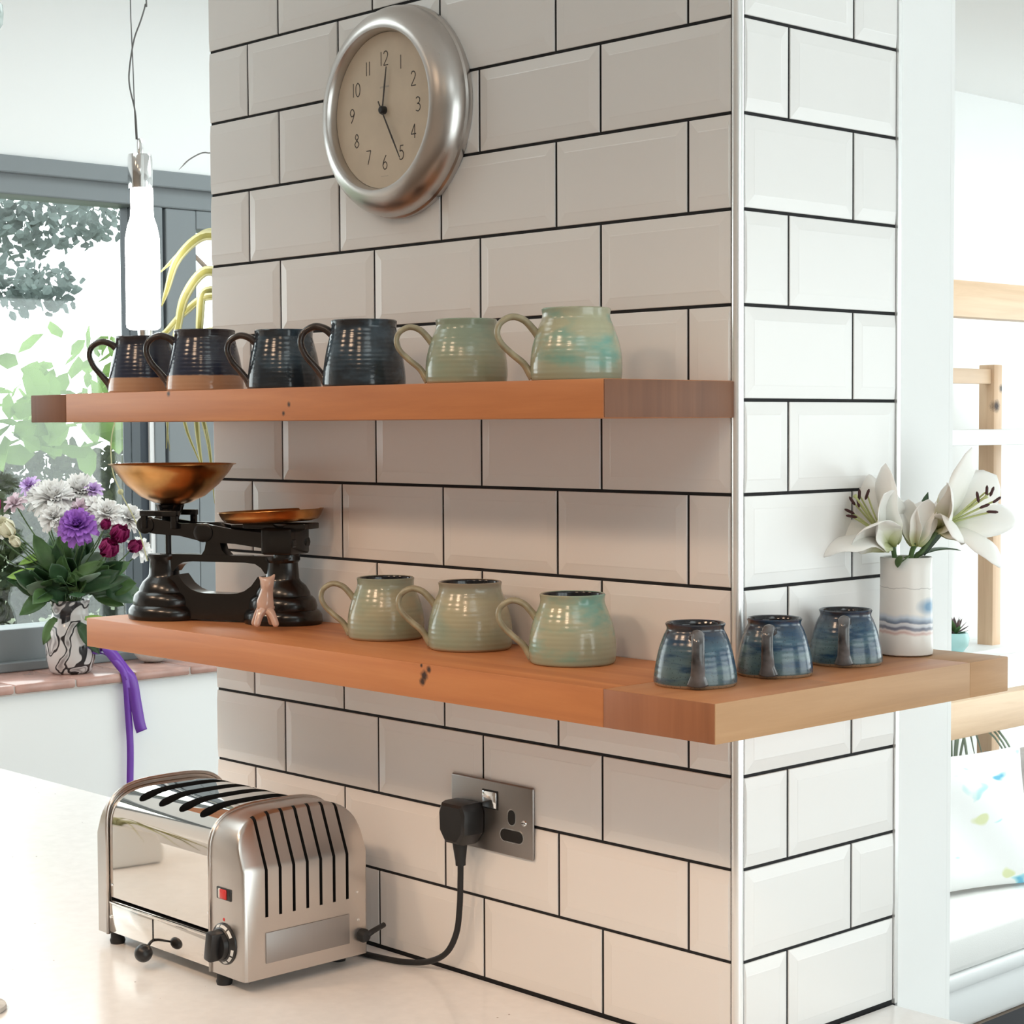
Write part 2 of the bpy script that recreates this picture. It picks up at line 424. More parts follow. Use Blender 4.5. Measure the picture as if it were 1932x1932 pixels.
# ------------------------------------------------------------------ the tiled pillar
Z0 = 2.0457                         # height of one of the bed joints; the courses are 103 mm apart
CO = 0.103; PITCHX = 0.2065; XL = -0.994; YE = 0.2896; ZT = 0.91; J = 0.0038
pil = MB().box(XL + 0.002, -0.0030, 0.0030, 0.401, 0, H)
pillar = struct('wall_pillar', pil, M['grout'])
part('plaster', MB().box(-0.0029, 0.0, YE + 0.0085, 0.401, 0, H).box(XL + 0.02, 0.0, 0.4012, 0.409, 0, H), M['paint'], pillar, label='white painted plaster beside the tiles')
part('plaster', MB().box(XL - 0.002, XL + 0.0015, 0.012, 0.409, 0, H), M['paint'], pillar)
part('corner_trim', MB().lathe([(0.0, ZT), (0.0066, ZT), (0.0066, H), (0.0, H)], 20, Matrix.Translation((-0.0062, 0.0062, 0))), M['trim'], pillar, 40, label='bright metal corner strip')
part('edge_trim', MB().box(-0.008, 0.0012, YE + 0.0012, YE + 0.0075, ZT, H), M['trim'], pillar, label='thin white edging strip')
_tc = {}
def metro(w, h, sides):
    """bevel-edged tile in local x (0..w), z (0..h), front towards -y; cut tiles lose the bevel on a cut side"""
    key = (round(w, 4), round(h, 4), sides)
    if key in _tc: return _tc[key]
    b = 0.0135; d = 0.0014; t = 0.0088; e = 0.0006
    xs0, xs1 = (b if sides[0] else 0.0012), (w - (b if sides[1] else 0.0012))
    zs1 = h - (b if sides[2] else 0.0012)
    O = [(0, 0), (w, 0), (w, h), (0, h)]; I = [(xs0, b), (xs1, b), (xs1, zs1), (xs0, zs1)]
    dl = d if sides[0] else 0.0006; dr = d if sides[1] else 0.0006; dt = d if sides[2] else 0.0006
    # outer rim ring (front lip), its depth follows the bevel
    def dep(p):
        return min(d, max(dl if p[0] < 1e-6 else 0, dr if p[0] > w - 1e-6 else 0, d if p[1] < 1e-6 else 0, dt if p[1] > h - 1e-6 else 0))
    v = [(p[0], t, p[1]) for p in O] + [(p[0], dep(p) + e, p[1]) for p in O]
    ins = [(e, e), (w - e, e), (w - e, h - e), (e, h - e)]
    v += [(p[0], dep(o), p[1]) for p, o in zip(ins, O)] + [(p[0], 0.0, p[1]) for p in I]
    i2 = 0.0009; I2 = [(xs0 + i2, b + i2), (xs1 - i2, b + i2), (xs1 - i2, zs1 - i2), (xs0 + i2, zs1 - i2)]
    v += [(p[0], -0.0002, p[1]) for p in I2]
    f = [(0, 1, 2, 3)]
    for a in (0, 4, 8, 12):
        for i in range(4): f.append((a + i, a + (i + 1) % 4, a + 4 + (i + 1) % 4, a + 4 + i))
    f.append((16, 17, 18, 19))
    _tc[key] = MB().add(v, f).mesh('tile', M['tile']); return _tc[key]
def tilt(): return (rnd.uniform(-0.0016, 0.0016), 0, rnd.uniform(-0.0016, 0.0016))
KTOP = -7
for k in range(KTOP, 12):
    zb, zt = Z0 - CO * k, Z0 - CO * (k - 1)          # row between joint k (below) and k-1 (above)
    zb = max(zb, ZT + 0.001); zt = min(zt, H)
    if zt - zb < 0.02: continue
    full_h = zt - zb - J
    a = 0.0736 if k % 2 == 0 else 0.2073              # distance of the first perpend from the corner
    xs = [-0.0128 + J / 2]
    x = -a
    while x > XL + 0.01: xs.append(x); x -= PITCHX
    xs.append(XL - J / 2 + 0.001)
    for i in range(len(xs) - 1):
        x1, x0 = xs[i] - J / 2, xs[i + 1] + J / 2
        w = x1 - x0
        sd = (w > 0.19 or i == 0, w > 0.19 or i == len(xs) - 2, True)
        obj('tile', metro(w, full_h, sd), pillar, (x0, 0, zb + J / 2), tilt())
    # right face: local x runs along +y, front faces +x
    ys = [0.0128 - J / 2, (0.0885 if k % 2 == 1 else 0.207), YE + J / 2]
    for i in range(2):
        y0, y1 = ys[i] + J / 2, ys[i + 1] - J / 2
        w = y1 - y0
        sd = (w > 0.15 or i == 1, w > 0.15 or i == 0, True)
        tl = tilt()
        obj('tile', metro(w, full_h, sd), pillar, (0, y0, zb + J / 2), (tl[0], 0, PI / 2 + tl[2]))

# ------------------------------------------------------------------ worktop and its cabinets
wt = MB().box(-2.383, 1.1, -0.72, -0.0005, 0.87, 0.91).box(-2.383, XL - 0.004, -0.0005, 0.285, 0.87, 0.91).box(0.002, 1.1, -0.0005, 0.285, 0.87, 0.91)
wk = thing('worktop', 'white speckled stone worktop under the toaster and tiled pillar', 'worktop', (0, 0, 0))
part('slab', wt, M['quartz'], wk)
M['cabinet'] = plain('white_cabinet_paint', (0.55, 0.55, 0.54, 1), 0.5)
part('carcass', MB().box(-2.38, 1.07, -0.66, -0.001, 0.0, 0.8695), M['cabinet'], wk)
for i in range(5):
    part('cupboard_door', MB().rbox(-2.376 + i * 0.69, -1.694 + i * 0.69, -0.681, -0.6605, 0.1, 0.862, 0.002), M['cabinet'], wk, 40)

# ------------------------------------------------------------------ oak shelves
us = thing('oak_shelf', 'thick oak shelf holding the upper row of six mugs', 'shelf', (0, 0, 1.6145))
part('board', MB().rbox(-1.0605, -0.0072, -0.203, -0.0004, 0, 0.040, 0.0012), M['oak'], us, 40)
part('end_board', MB().rbox(-1.159, -1.0610, -0.203, 0.30, 0, 0.0392, 0.0012), M['oakend'], us, 40, label='darker cross board at the window end')
part('end_grain', MB().rbox(-0.0071, -0.0060, -0.2022, -0.0004, 0.0006, 0.0394, 0.0004), M['oakend'], us, 40, label='dark end grain of the board')
ls = thing('oak_shelf', 'thick oak corner shelf wrapping the pillar under scales and three green mugs', 'shelf', (0, 0, 1.3))
part('board', MB().rbox(-1.014, -0.0082, -0.203, -0.0004, 0, 0.040, 0.0012), M['oak'], ls, 40)
part('end_board', MB().rbox(-0.0078, 0.139, -0.2022, -0.0004, 0.0, 0.0398, 0.0012).rbox(0.0012, 0.139, -0.002, 0.2338, 0.0, 0.0398, 0.0012), M['oaktop'], ls, 40)
part('side_edge', MB().rbox(0.1388, 0.1402, -0.2026, 0.2338, 0.0002, 0.0398, 0.0004), M['oakside'], ls, 40, label='pale long edge of the cross board')
part('end_board', MB().rbox(0.0012, 0.1402, 0.2342, 0.312, 0.0, 0.0398, 0.0012), M['oakside'], ls, 40)
part('end_grain', MB().rbox(-0.0078, 0.1392, -0.2034, -0.2020, 0.0004, 0.0396, 0.0004), M['oakend2'], ls, 40, label='dark end grain facing the room')

# ------------------------------------------------------------------ mugs
def glaze(name, stops, zmax, patch=None, pscale=14, rough=0.16, ridge=110, ridge_amt=0.10, rim=None, speck=0.0, stretch=2.2):
    """thrown stoneware: colour bands by height, blotchy glaze, turning ridges; rim: darker edge where the glaze breaks"""
    t = NT(name); inp(t.b, 'Roughness', rough); inp(t.b, 'Coat Weight', 0.2); inp(t.b, 'Coat Roughness', 0.08)
    sep = t.n('ShaderNodeSeparateXYZ'); t.l(t.coords('Object'), sep.inputs[0])
    nz = t.noise(t.coords('Object', (1, 1, 1)), 45, 3)
    h = t.math('ADD', t.math('DIVIDE', sep.outputs[2], zmax), t.math('MULTIPLY', t.math('SUBTRACT', nz, 0.5), 0.03))
    c = t.ramp(h, stops)
    if patch:
        oi = t.n('ShaderNodeObjectInfo'); add = t.n('ShaderNodeVectorMath', operation='ADD')
        cmb = t.n('ShaderNodeCombineXYZ'); t.l(t.math('MULTIPLY', oi.outputs['Random'], 3.0), cmb.inputs[0])
        t.l(t.coords('Object', (1, 1, stretch)), add.inputs[0]); t.l(cmb.outputs[0], add.inputs[1])
        f = t.noise(add.outputs[0], pscale, 4, 0.55)
        w = t.ramp(f, [(0.45, (0, 0, 0, 1)), (0.62, (1, 1, 1, 1))])
        keep = t.ramp(h, [(0.0, (0, 0, 0, 1)), (0.05, (0, 0, 0, 1)), (0.09, (1, 1, 1, 1))])
        c = t.mix(t.math('MULTIPLY', w, keep), c, patch)
    streak = t.noise(t.coords('Object', (6, 6, 130)), 1.0, 4, 0.6)
    c = t.mix(t.math('MULTIPLY', streak, 0.38), c, t.mix(1.0, c, (0.55, 0.55, 0.58, 1), 'MULTIPLY'))
    if speck:
        v = t.n('ShaderNodeTexVoronoi'); v.inputs['Scale'].default_value = 320; t.l(t.coords('Object'), v.inputs['Vector'])
        c = t.mix(t.math('MULTIPLY', t.math('LESS_THAN', v.outputs['Distance'], 0.22), speck), c, (0.02, 0.025, 0.03, 1))
    t.color(c)
    wv = t.n('ShaderNodeTexWave', bands_direction='Z'); wv.inputs['Scale'].default_value = ridge / 2.0 / 10; wv.inputs['Distortion'].default_value = 3.0
    wv.inputs['Detail'].default_value = 2; wv.inputs['Detail Scale'].default_value = 1.5; t.l(t.coords('Object', (1, 1, 10)), wv.inputs['Vector'])
    t.bump(wv.outputs['Fac'], ridge_amt, 0.0012); return t.m
NAVY = (0.028, 0.036, 0.060, 1); TAN = (0.52, 0.32, 0.20, 1); INK = (0.020, 0.030, 0.042, 1); SAGE = (0.43, 0.43, 0.30, 1)
M['navytan'] = glaze('navy_glaze_over_tan_clay', [(0.0, TAN), (0.255, TAN), (0.275, (0.03, 0.04, 0.075, 1)), (0.8, NAVY), (0.93, (0.03, 0.027, 0.034, 1)), (1, (0.03, 0.025, 0.03, 1))], 0.082)
M['ink'] = glaze('blue_black_glaze', [(0, (0.03, 0.025, 0.022, 1)), (0.04, INK), (0.85, (0.026, 0.042, 0.06, 1)), (0.96, (0.018, 0.022, 0.028, 1)), (1, (0.018, 0.02, 0.025, 1))], 0.080, (0.05, 0.085, 0.12, 1), 20)
M['sage'] = glaze('sage_green_glaze', [(0, (0.40, 0.27, 0.16, 1)), (0.025, (0.36, 0.27, 0.17, 1)), (0.05, (0.33, 0.37, 0.27, 1)), (0.4, SAGE), (0.75, (0.46, 0.44, 0.30, 1)), (0.93, (0.35, 0.36, 0.28, 1)), (1, (0.30, 0.27, 0.2, 1))], 0.078, (0.30, 0.38, 0.29, 1), 9, rough=0.2)
M['sageteal'] = glaze('sage_and_turquoise_glaze', [(0, (0.36, 0.27, 0.17, 1)), (0.03, (0.33, 0.38, 0.28, 1)), (0.4, (0.43, 0.45, 0.32, 1)), (0.8, (0.45, 0.45, 0.30, 1)), (1, (0.41, 0.42, 0.30, 1))], 0.078, (0.20, 0.41, 0.34, 1), 13, rough=0.18)
M['blue'] = glaze('mottled_blue_glaze', [(0, (0.40, 0.28, 0.18, 1)), (0.035, (0.36, 0.25, 0.16, 1)), (0.055, (0.06, 0.105, 0.115, 1)), (0.3, (0.10, 0.165, 0.185, 1)), (0.6, (0.07, 0.135, 0.18, 1)), (0.82, (0.035, 0.052, 0.08, 1)), (0.93, (0.045, 0.042, 0.048, 1)), (1, (0.035, 0.032, 0.035, 1))], 0.063, (0.018, 0.055, 0.110, 1), 22, rough=0.2, speck=0.5, stretch=5.0)
M['inside'] = plain('dark_glazed_interior', (0.012, 0.013, 0.018, 1), 0.12)
M['darkhandle'] = plain('dark_glazed_handle', (0.045, 0.035, 0.032, 1), 0.16, var=0.5, vscale=40)
M['sagehandle'] = plain('olive_green_glazed_handle', (0.32, 0.295, 0.20, 1), 0.2, var=0.35, vscale=50)
M['bluehandle'] = plain('grey_brown_glazed_handle', (0.085, 0.085, 0.09, 1), 0.14, var=0.7, vscale=45)

def mug(label, loc, ang, prof, zh, mat, hmat, hpts, hr, group, hsx=1.6, s=1.0):
    """prof: outer (r, z) pairs from foot to rim; ang: direction the handle points"""
    t = thing('stoneware_mug', label, 'mug', loc, ang, group)
    pp = [(r * s, z * s) for r, z in prof]
    sp = [(p.x, p.y) for p in spline([(r, z, 0) for r, z in pp], 5)]
    tw = 0.0034
    outer = [(0.0, 0.0015)] + [(pp[0][0] - 0.004, 0.0015), (pp[0][0] - 0.0025, 0.0)] + sp
    rt, zt = sp[-1]
    inner = [(rt - 0.0012, zt + 0.0012), (rt - tw + 0.0006, zt + 0.0006)] + [(max(r - tw, 0.005), z) for r, z in reversed(sp) if z > 0.006] + [(0.0, 0.006)]
    mb = MB(); mis = [0] * (len(outer) - 1) + [0, 0] + [1] * (len(inner) - 2)
    mb.lathe(outer + inner, 40, None, 0, mis)
    mb.build('body', [mat, M['inside']], t, 50)
    pts = spline([(x * s, 0, z * s) for x, z in hpts], 7)
    k = len(pts); rad = []
    for i in range(k):
        u = i / (k - 1); rad.append(hr * s * (1.12 - 0.28 * _s(PI * u) + (0.35 * max(0, u - 0.85) / 0.15)))
    hb = MB().tube(pts, rad, 10, 0, hsx, ref=(1, 0, 0))
    hb.build('handle', hmat, t, 180)
    return t
P_DARK = [(0.0495, 0.0), (0.0505, 0.004), (0.0495, 0.020), (0.0462, 0.042), (0.0415, 0.062), (0.0393, 0.071), (0.0400, 0.080)]
H_DARK = [(0.038, 0.064), (0.047, 0.071), (0.060, 0.074), (0.073, 0.067), (0.077, 0.054), (0.071, 0.039), (0.060, 0.026), (0.0505, 0.014), (0.046, 0.008)]
P_GRN = [(0.0465, 0.0), (0.0485, 0.003), (0.0495, 0.014), (0.0485, 0.030), (0.0455, 0.044), (0.0405, 0.058), (0.0372, 0.066), (0.0364, 0.071), (0.0372, 0.077)]
H_GRN = [(0.0395, 0.047), (0.046, 0.056), (0.056, 0.066), (0.069, 0.0695), (0.081, 0.063), (0.0845, 0.052), (0.080, 0.041), (0.069, 0.030), (0.057, 0.020), (0.050, 0.010), (0.046, 0.005)]
P_BLU = [(0.0415, 0.0), (0.0432, 0.003), (0.0428, 0.010), (0.0405, 0.024), (0.0372, 0.038), (0.0330, 0.050), (0.0300, 0.056), (0.0298, 0.059), (0.0312, 0.0625)]
H_BLU = [(0.0295, 0.049), (0.0345, 0.0545), (0.043, 0.055), (0.049, 0.049), (0.0505, 0.039), (0.0485, 0.026), (0.0455, 0.014), (0.0425, 0.005)]
LEFT = YAW + PI
ZU = 1.6548
for i, (lab, x, y, mt, sc, da) in enumerate((
        ('navy mug with tan foot, first of the upper row beside the window', -1.006, -0.108, 'navytan', 1.0, 0.05),
        ('navy mug with tan foot, second from the window on the upper shelf', -0.853, -0.108, 'navytan', 1.04, 0.0),
        ('plain blue-black mug, third from the window on the upper shelf', -0.672, -0.108, 'ink', 0.95, 0.05),
        ('taller slate-blue mug, fourth from the window beside the green ones', -0.507, -0.108, 'ink', 1.02, -0.05))):
    mug(lab, (x, y, ZU), LEFT + da, P_DARK, 0.08, M[mt], M['darkhandle'], H_DARK, 0.0048, 'mugs on the upper shelf', s=sc)
mug('plain sage green mug on upper shelf beside the slate-blue mug', (-0.316, -0.11, ZU), LEFT - 0.05, P_GRN, 0.078, M['sage'], M['sagehandle'], H_GRN, 0.0040, 'mugs on the upper shelf', s=0.965)
mug('sage and turquoise mug at the pillar-corner end of upper shelf', (-0.137, -0.11, ZU), LEFT, P_GRN, 0.078, M['sageteal'], M['sagehandle'], H_GRN, 0.0040, 'mugs on the upper shelf', s=1.02)
ZL = 1.3402
mug('sage green mug on lower shelf nearest the black scales', (-0.520, -0.066, ZL), LEFT - 0.1, P_GRN, 0.078, M['sage'], M['sagehandle'], H_GRN, 0.0040, 'green mugs on the lower shelf', s=0.98)
mug('sage green mug in the middle of three on lower shelf', (-0.361, -0.066, ZL), LEFT - 0.1, P_GRN, 0.078, M['sage'], M['sagehandle'], H_GRN, 0.0040, 'green mugs on the lower shelf', s=1.03)
mug('ridged sage green mug on lower shelf nearest the blue mugs', (-0.177, -0.077, ZL), LEFT - 0.15, P_GRN, 0.078, M['sageteal'], M['sagehandle'], H_GRN, 0.0040, 'green mugs on the lower shelf', s=1.0)
mug('small mottled blue mug at the front corner of lower shelf', (0.036, -0.112, ZL), -PI / 2 + 0.77, P_BLU, 0.063, M['blue'], M['bluehandle'], H_BLU, 0.0052, 'small blue mugs', 1.5, 1.0)
mug('small mottled blue mug between two others by the corner strip', (0.045, 0.006, ZL), -PI / 2 + 0.52, P_BLU, 0.063, M['blue'], M['bluehandle'], H_BLU, 0.0052, 'small blue mugs', 1.5, 0.95)
mug('small mottled blue mug next to the lily vase', (0.044, 0.133, ZL), -PI / 2 + 0.60, P_BLU, 0.063, M['blue'], M['bluehandle'], H_BLU, 0.0052, 'small blue mugs', 1.5, 0.95)

# ------------------------------------------------------------------ wall clock
def brushed(name, col, rough, axis_scale, amt=0.15):
    t = NT(name); inp(t.b, 'Metallic', 1.0); t.color(col)
    f = t.noise(t.coords('Object', axis_scale), 1.0, 4, 0.6)
    r = t.math('ADD', rough - amt / 2, t.math('MULTIPLY', f, amt)); t.l(r, t.b.inputs['Roughness'])
    t.bump(f, 0.025, 0.0003); return t.m
M['alu'] = brushed('spun_aluminium', (0.60, 0.575, 0.555, 1), 0.30, (120, 900, 120), 0.12)
M['dial'] = plain('cream_clock_face', (0.62, 0.52, 0.40, 1), 0.6, var=0.05, vscale=30)
M['print'] = plain('dark_brown_print', (0.028, 0.018, 0.014, 1), 0.6)
M['faint'] = plain('faint_grey_print', (0.47, 0.40, 0.32, 1), 0.6)
ck = thing('wall_clock', 'round brushed metal wall clock with cream face on the tiles', 'clock', (-0.5575, 0.0, 2.009))
FY = Matrix.Rotation(PI / 2, 4, 'X')     # local z -> -y
prof = [(0.0, 0.0), (0.134, 0.0), (0.1355, 0.003), (0.1352, 0.008), (0.1330, 0.0105), (0.1338, 0.014), (0.1325, 0.0215), (0.1280, 0.0300), (0.1200, 0.0375), (0.1110, 0.0425), (0.1048, 0.0442), (0.1018, 0.0438), (0.1005, 0.0415), (0.0992, 0.0380), (0.0988, 0.0280), (0.0, 0.0280)]
cs_ = MB().lathe(prof, 72, FY); cs_.build('case', M['alu'], ck, 35)
MB().lathe([(0.0, 0.0304), (0.0984, 0.0304), (0.0986, 0.0290)], 64, FY).build('dial', M['dial'], ck, 35)
def text_mesh(s, size, mat, name):
    cu = bpy.data.curves.new(name, 'FONT'); cu.body = s; cu.size = size; cu.align_x = 'CENTER'; cu.align_y = 'CENTER'; cu.extrude = 0.00015; cu.resolution_u = 4
    o = bpy.data.objects.new(name, cu); COL.objects.link(o); bpy.context.view_layer.update()
    dg = bpy.context.evaluated_depsgraph_get(); me = bpy.data.meshes.new_from_object(o.evaluated_get(dg)); bpy.data.objects.remove(o)
    me.materials.clear(); me.materials.append(mat); return me
def strokes(paths, w, mat, name):
    mb = MB()
    for p in paths:
        q = [(x, z, 0.0) for x, z in p]
        mb.tube(spline(q, 5) if len(q) > 2 else [Vector(a) for a in q], w, 6)
    return mb.mesh(name, mat, 180)
DG = {  # hand-set figures, unit height, x centred
 '1': [[(0, 1), (0, 0)]],
 '2': [[(-.24, .82), (-.12, .98), (.1, .98), (.24, .78), (.14, .5), (-.24, 0)], [(-.24, 0), (.28, 0)]],
 '3': [[(-.22, .92), (0, 1), (.2, .84), (.12, .6), (-.08, .54)], [(-.08, .54), (.18, .46), (.24, .2), (.04, 0), (-.24, .08)]],
 '4': [[(.12, 0), (.12, 1)], [(.12, 1), (-.28, .3)], [(-.28, .3), (.28, .3)]],
 '5': [[(.22, 1), (-.12, 1)], [(-.12, 1), (-.18, .6)], [(-.18, .6), (.06, .64), (.24, .4), (.16, .1), (-.06, 0), (-.24, .08)]],
 '6': [[(.14, 1), (-.1, .66), (-.24, .3), (-.1, .02), (.12, .02), (.24, .26), (.1, .5), (-.12, .46), (-.22, .3)]],
 '7': [[(-.26, 1), (.26, 1)], [(.26, 1), (-.08, 0)]],
 '8': [[(0, .54), (-.18, .76), (0, 1), (.18, .76), (0, .54), (-.24, .26), (0, 0), (.24, .26), (0, .54)]],
 '9': [[(-.14, 0), (.1, .34), (.24, .7), (.1, .98), (-.12, .98), (-.24, .74), (-.1, .5), (.12, .54), (.22, .7)]],
 '0': [[(0, 1), (-.22, .76), (-.22, .24), (0, 0), (.22, .24), (.22, .76), (0, 1)]]}
for hnum in range(1, 13):
    a = hnum * PI / 6; R_ = 0.0655; hh = 0.0175; paths = []
    st = str(hnum); wds = [0.22 if c == '1' else 0.56 for c in st]; tot = sum(wds) + 0.14 * (len(st) - 1); cx = -tot / 2
    for c, wd in zip(st, wds):
        for p in DG[c]: paths.append([((x + cx + wd / 2) * hh, (z - 0.5) * hh) for x, z in p])
        cx += wd + 0.14
    o = obj('numeral', strokes(paths, 0.00075, M['print'], 'numeral'), ck, (R_ * _s(a), -0.0305, R_ * _c(a)), (PI / 2, 0, 0))
    o.scale = (0.98, 1, 0.25)
part('maker_mark', MB().box(-0.008, 0.006, -0.0306, -0.0302, -0.0835, -0.0827), M['faint'], ck, label='faint line of fine print under the six')
part('maker_mark', MB().rbox(-0.009, 0.009, -0.0306, -0.0302, 0.0285, 0.0308, 0.0001), M['faint'], ck, label='faint small lettering under the twelve')
def hand(ang, L, back, w, y, name):
    d = Vector((_s(ang), 0, _c(ang))); p = Vector((_c(ang), 0, -_s(ang)))
    v = []
    for yy in (y, y - 0.0006):
        for q in (d * (-back) - p * w * 0.7, d * (-back) + p * w * 0.7, d * L * 0.6 + p * w, d * L + p * w * 0.45, d * L - p * w * 0.45, d * L * 0.6 - p * w):
            v.append(q + Vector((0, yy, 0)))
    f = [(0, 1, 2, 3, 4, 5), (11, 10, 9, 8, 7, 6)] + [(i, (i + 1) % 6, 6 + (i + 1) % 6, 6 + i) for i in range(6)]
    MB().add(v, f).build(name, M['print'], ck)
hand(math.radians(9), 0.0545, 0.006, 0.0014, -0.0340, 'hour_hand')
hand(math.radians(151), 0.073, 0.013, 0.0012, -0.0355, 'minute_hand')
part('hub', MB().lathe([(0, 0.030), (0.0052, 0.030), (0.0052, 0.0365), (0.0035, 0.038), (0, 0.038)], 20, FY), M['blackplastic'], ck, 40)

# ------------------------------------------------------------------ toaster
M['steel'] = brushed('brushed_steel', (0.62, 0.58, 0.55, 1), 0.30, (10, 10, 260), 0.07)
M['seamsteel'] = plain('rolled_steel_seam', (0.60, 0.56, 0.53, 1), 0.28, 1.0)
M['mirror'] = plain('polished_steel', (0.80, 0.76, 0.72, 1), 0.045, 1.0, bump=0.02, bscale=9, bdist=0.004)
M['badge'] = brushed('brushed_nameplate', (0.40, 0.38, 0.37, 1), 0.50, (300, 300, 30), 0.06)
M['red'] = plain('red_switch', (0.45, 0.02, 0.02, 1), 0.25, Emission_Color=(1, 0.05, 0.03, 1), Emission_Strength=0.15)
M['whitemark'] = plain('white_print', (0.7, 0.7, 0.68, 1), 0.5)
ts = thing('toaster', 'polished steel four-slot toaster with slatted end on the worktop', 'toaster', (-0.743, -0.155, 0.91))
def arch(hw, zb, zs, ztop, n=26):
    pts = [(-hw, zb)]
    for i in range(n + 1):
        a = PI - PI * i / n; ca, sa = _c(a), _s(a)
        pts.append((hw * math.copysign(abs(ca) ** 0.58, ca), zs + (ztop - zs) * abs(sa) ** 0.68))
    pts.append((hw, zb)); return pts
def arch_solid(sections):
    """sections: list of (list of (y,z)), x function of z"""
    mb = MB(); n = len(sections[0][0])
    for pr, xf in sections:
        mb.v += [(xf(z), y, z) for y, z in pr]
    for k in range(len(sections) - 1):
        for i in range(n):
            j = (i + 1) % n; mb.f.append((k * n + i, k * n + j, (k + 1) * n + j, (k + 1) * n + i)); mb.fm.append(0)
    for k in (0, len(sections) - 1):                # end caps as horizontal strips so that a fold in x(z) stays crisp
        for i in range(n // 2 - 1):
            a, b, c, d = k * n + i, k * n + i + 1, k * n + n - 2 - i, k * n + n - 1 - i
            if b == c: mb.f.append((a, b, d))
            else: mb.f.append((a, b, c, d))
            mb.fm.append(0)
        if n % 2 == 1:
            i = n // 2 - 1; mb.f.append((k * n + i, k * n + i + 1, k * n + n - 1 - i)); mb.fm.append(0)
    return mb
BOT = 0.0155
body_prof = arch(0.0945, BOT + 0.004, 0.156, 0.2135)
bodyo = arch_solid([(body_prof, lambda z: -0.142), (body_prof, lambda z: 0.0985)]).build('body', [M['mirror']], ts)
cutm = MB()
for xs_ in (-0.088, -0.0405, 0.007, 0.0545):
    pl = [(xs_ - 0.0095, 0.0)] 
    ring = [(xs_ + 0.0125 * _c(a) , 0.052 + 0.0125 * _s(a)) for a in [PI * i / 8 for i in range(9)]] + [(xs_ + 0.0125 * _c(a), -0.066 + 0.0125 * _s(a)) for a in [PI + PI * i / 8 for i in range(9)]]
    cutm.prism(ring, 0.12, 0.30, 'xy')
cutm.box(-0.139, 0.0955, -0.12, -0.084, 0.0615, 0.0665)
cut(bodyo, cutm, M['black']); smooth_obj(bodyo, 35)
def x_out(z):   # slatted end: upright below the fold, leaning inwards above
    return 0.172 if z < 0.150 else 0.172 - (z - 0.150) * 0.40
cap_prof = arch(0.097, BOT, 0.158, 0.2175)
# refine: put a vertex pair exactly at the fold
cap_prof = [cap_prof[0], (-0.097, 0.150)] + cap_prof[1:-1] + [(0.097, 0.150), cap_prof[-1]]
def shrink(pr, d):
    return [(y * (1 - d / 0.097), (z if z < 0.03 else z - d * max(0, (z - 0.15) / 0.08))) for y, z in pr]
capo = arch_solid([(cap_prof, lambda z: 0.099), (cap_prof, lambda z: x_out(z) - 0.006), (shrink(cap_prof, 0.0012), lambda z: x_out(z) - 0.0022), (shrink(cap_prof, 0.0045), lambda z: x_out(z))]).build('end_cap', [M['steel']], ts)
cutm = MB()
for yy in (-0.0633, -0.0422, -0.0211, 0.0, 0.0211, 0.0422, 0.0633):
    poly = [(0.166, 0.0913), (0.20, 0.0913), (0.20, 0.26), (x_out(0.2115) - 0.006, 0.26), (x_out(0.2115) - 0.006, 0.2115), (x_out(0.20) - 0.007, 0.195), (0.166, 0.150)]
    cutm.prism(poly, yy - 0.0023, yy + 0.0023, 'xz')
cut(capo, cutm, M['black']); smooth_obj(capo, 32)
def xl(z): return -x_out(z) - 0.0 + (0.0 if z < 0.15 else 0.0)
capl = arch_solid([(cap_prof, lambda z: -0.143), (cap_prof, lambda z: xl(z) + 0.004), (shrink(cap_prof, 0.004), lambda z: xl(z))]).build('end_cap', [M['steel']], ts, 32)
for xb in (0.0992, -0.1432):                          # rolled seams between cover and ends
    bead = spline([(xb, y, z) for y, z in cap_prof], 1)
    MB().tube([(xb, y * 1.004, z * 1.003) for y, z in cap_prof], 0.0026, 8).build('seam', M['seamsteel'], ts, 180)
low = MB().rbox(-0.1395, 0.0955, -0.0972, -0.088, 0.0195, 0.0595, 0.0008).rbox(-0.1395, 0.0955, -0.0985, -0.0945, 0.0575, 0.0612, 0.0012)
lowo = low.build('front_panel', [M['mirror']], ts, 40)
part('lever_slot', MB().box(-0.0342, -0.0318, -0.0976, -0.0965, 0.0285, 0.056), M['black'], ts)
for sx, sz in ((-0.1365, 0.040), (0.0915, 0.041), (0.0918, 0.088), (-0.1365, 0.083)):
    yb = -0.0972 if sz < 0.06 else -0.0945
    part('screw', MB().lathe([(0, 0.0), (0.0022, 0.0), (0.0020, 0.0009), (0.0, 0.0014)], 12, Matrix.Translation((sx, yb, sz)) @ FY), M['chrome'], ts, 40)
lev = part('lever', MB().tube([(-0.033, -0.096, 0.029), (-0.030, -0.103, 0.0275), (-0.018, -0.118, 0.0235)], 0.0020, 8), M['blackplastic'], ts, 180)
part('lever_knob', MB().ball((-0.0115, -0.1255, 0.0215), 0.0118, 20, 14), M['blackplastic'], lev, 180)
sw = part('switch', MB().rbox(0.1150, 0.1458, -0.0988, -0.0960, 0.1115, 0.1265, 0.0012), M['blackplastic'], ts, 40)
part('rocker', MB().rbox(0.1245, 0.1375, -0.1008, -0.0980, 0.1130, 0.1250, 0.0010), M['red'], sw, 40, label='red rocker')
part('rocker', MB().rbox(0.1205, 0.1248, -0.1004, -0.0980, 0.1130, 0.1250, 0.0010), M['whitemark'], sw, 40, label='white half of the rocker')
TK = Matrix.Translation((0.1295, -0.0968, 0.0565)) @ FY
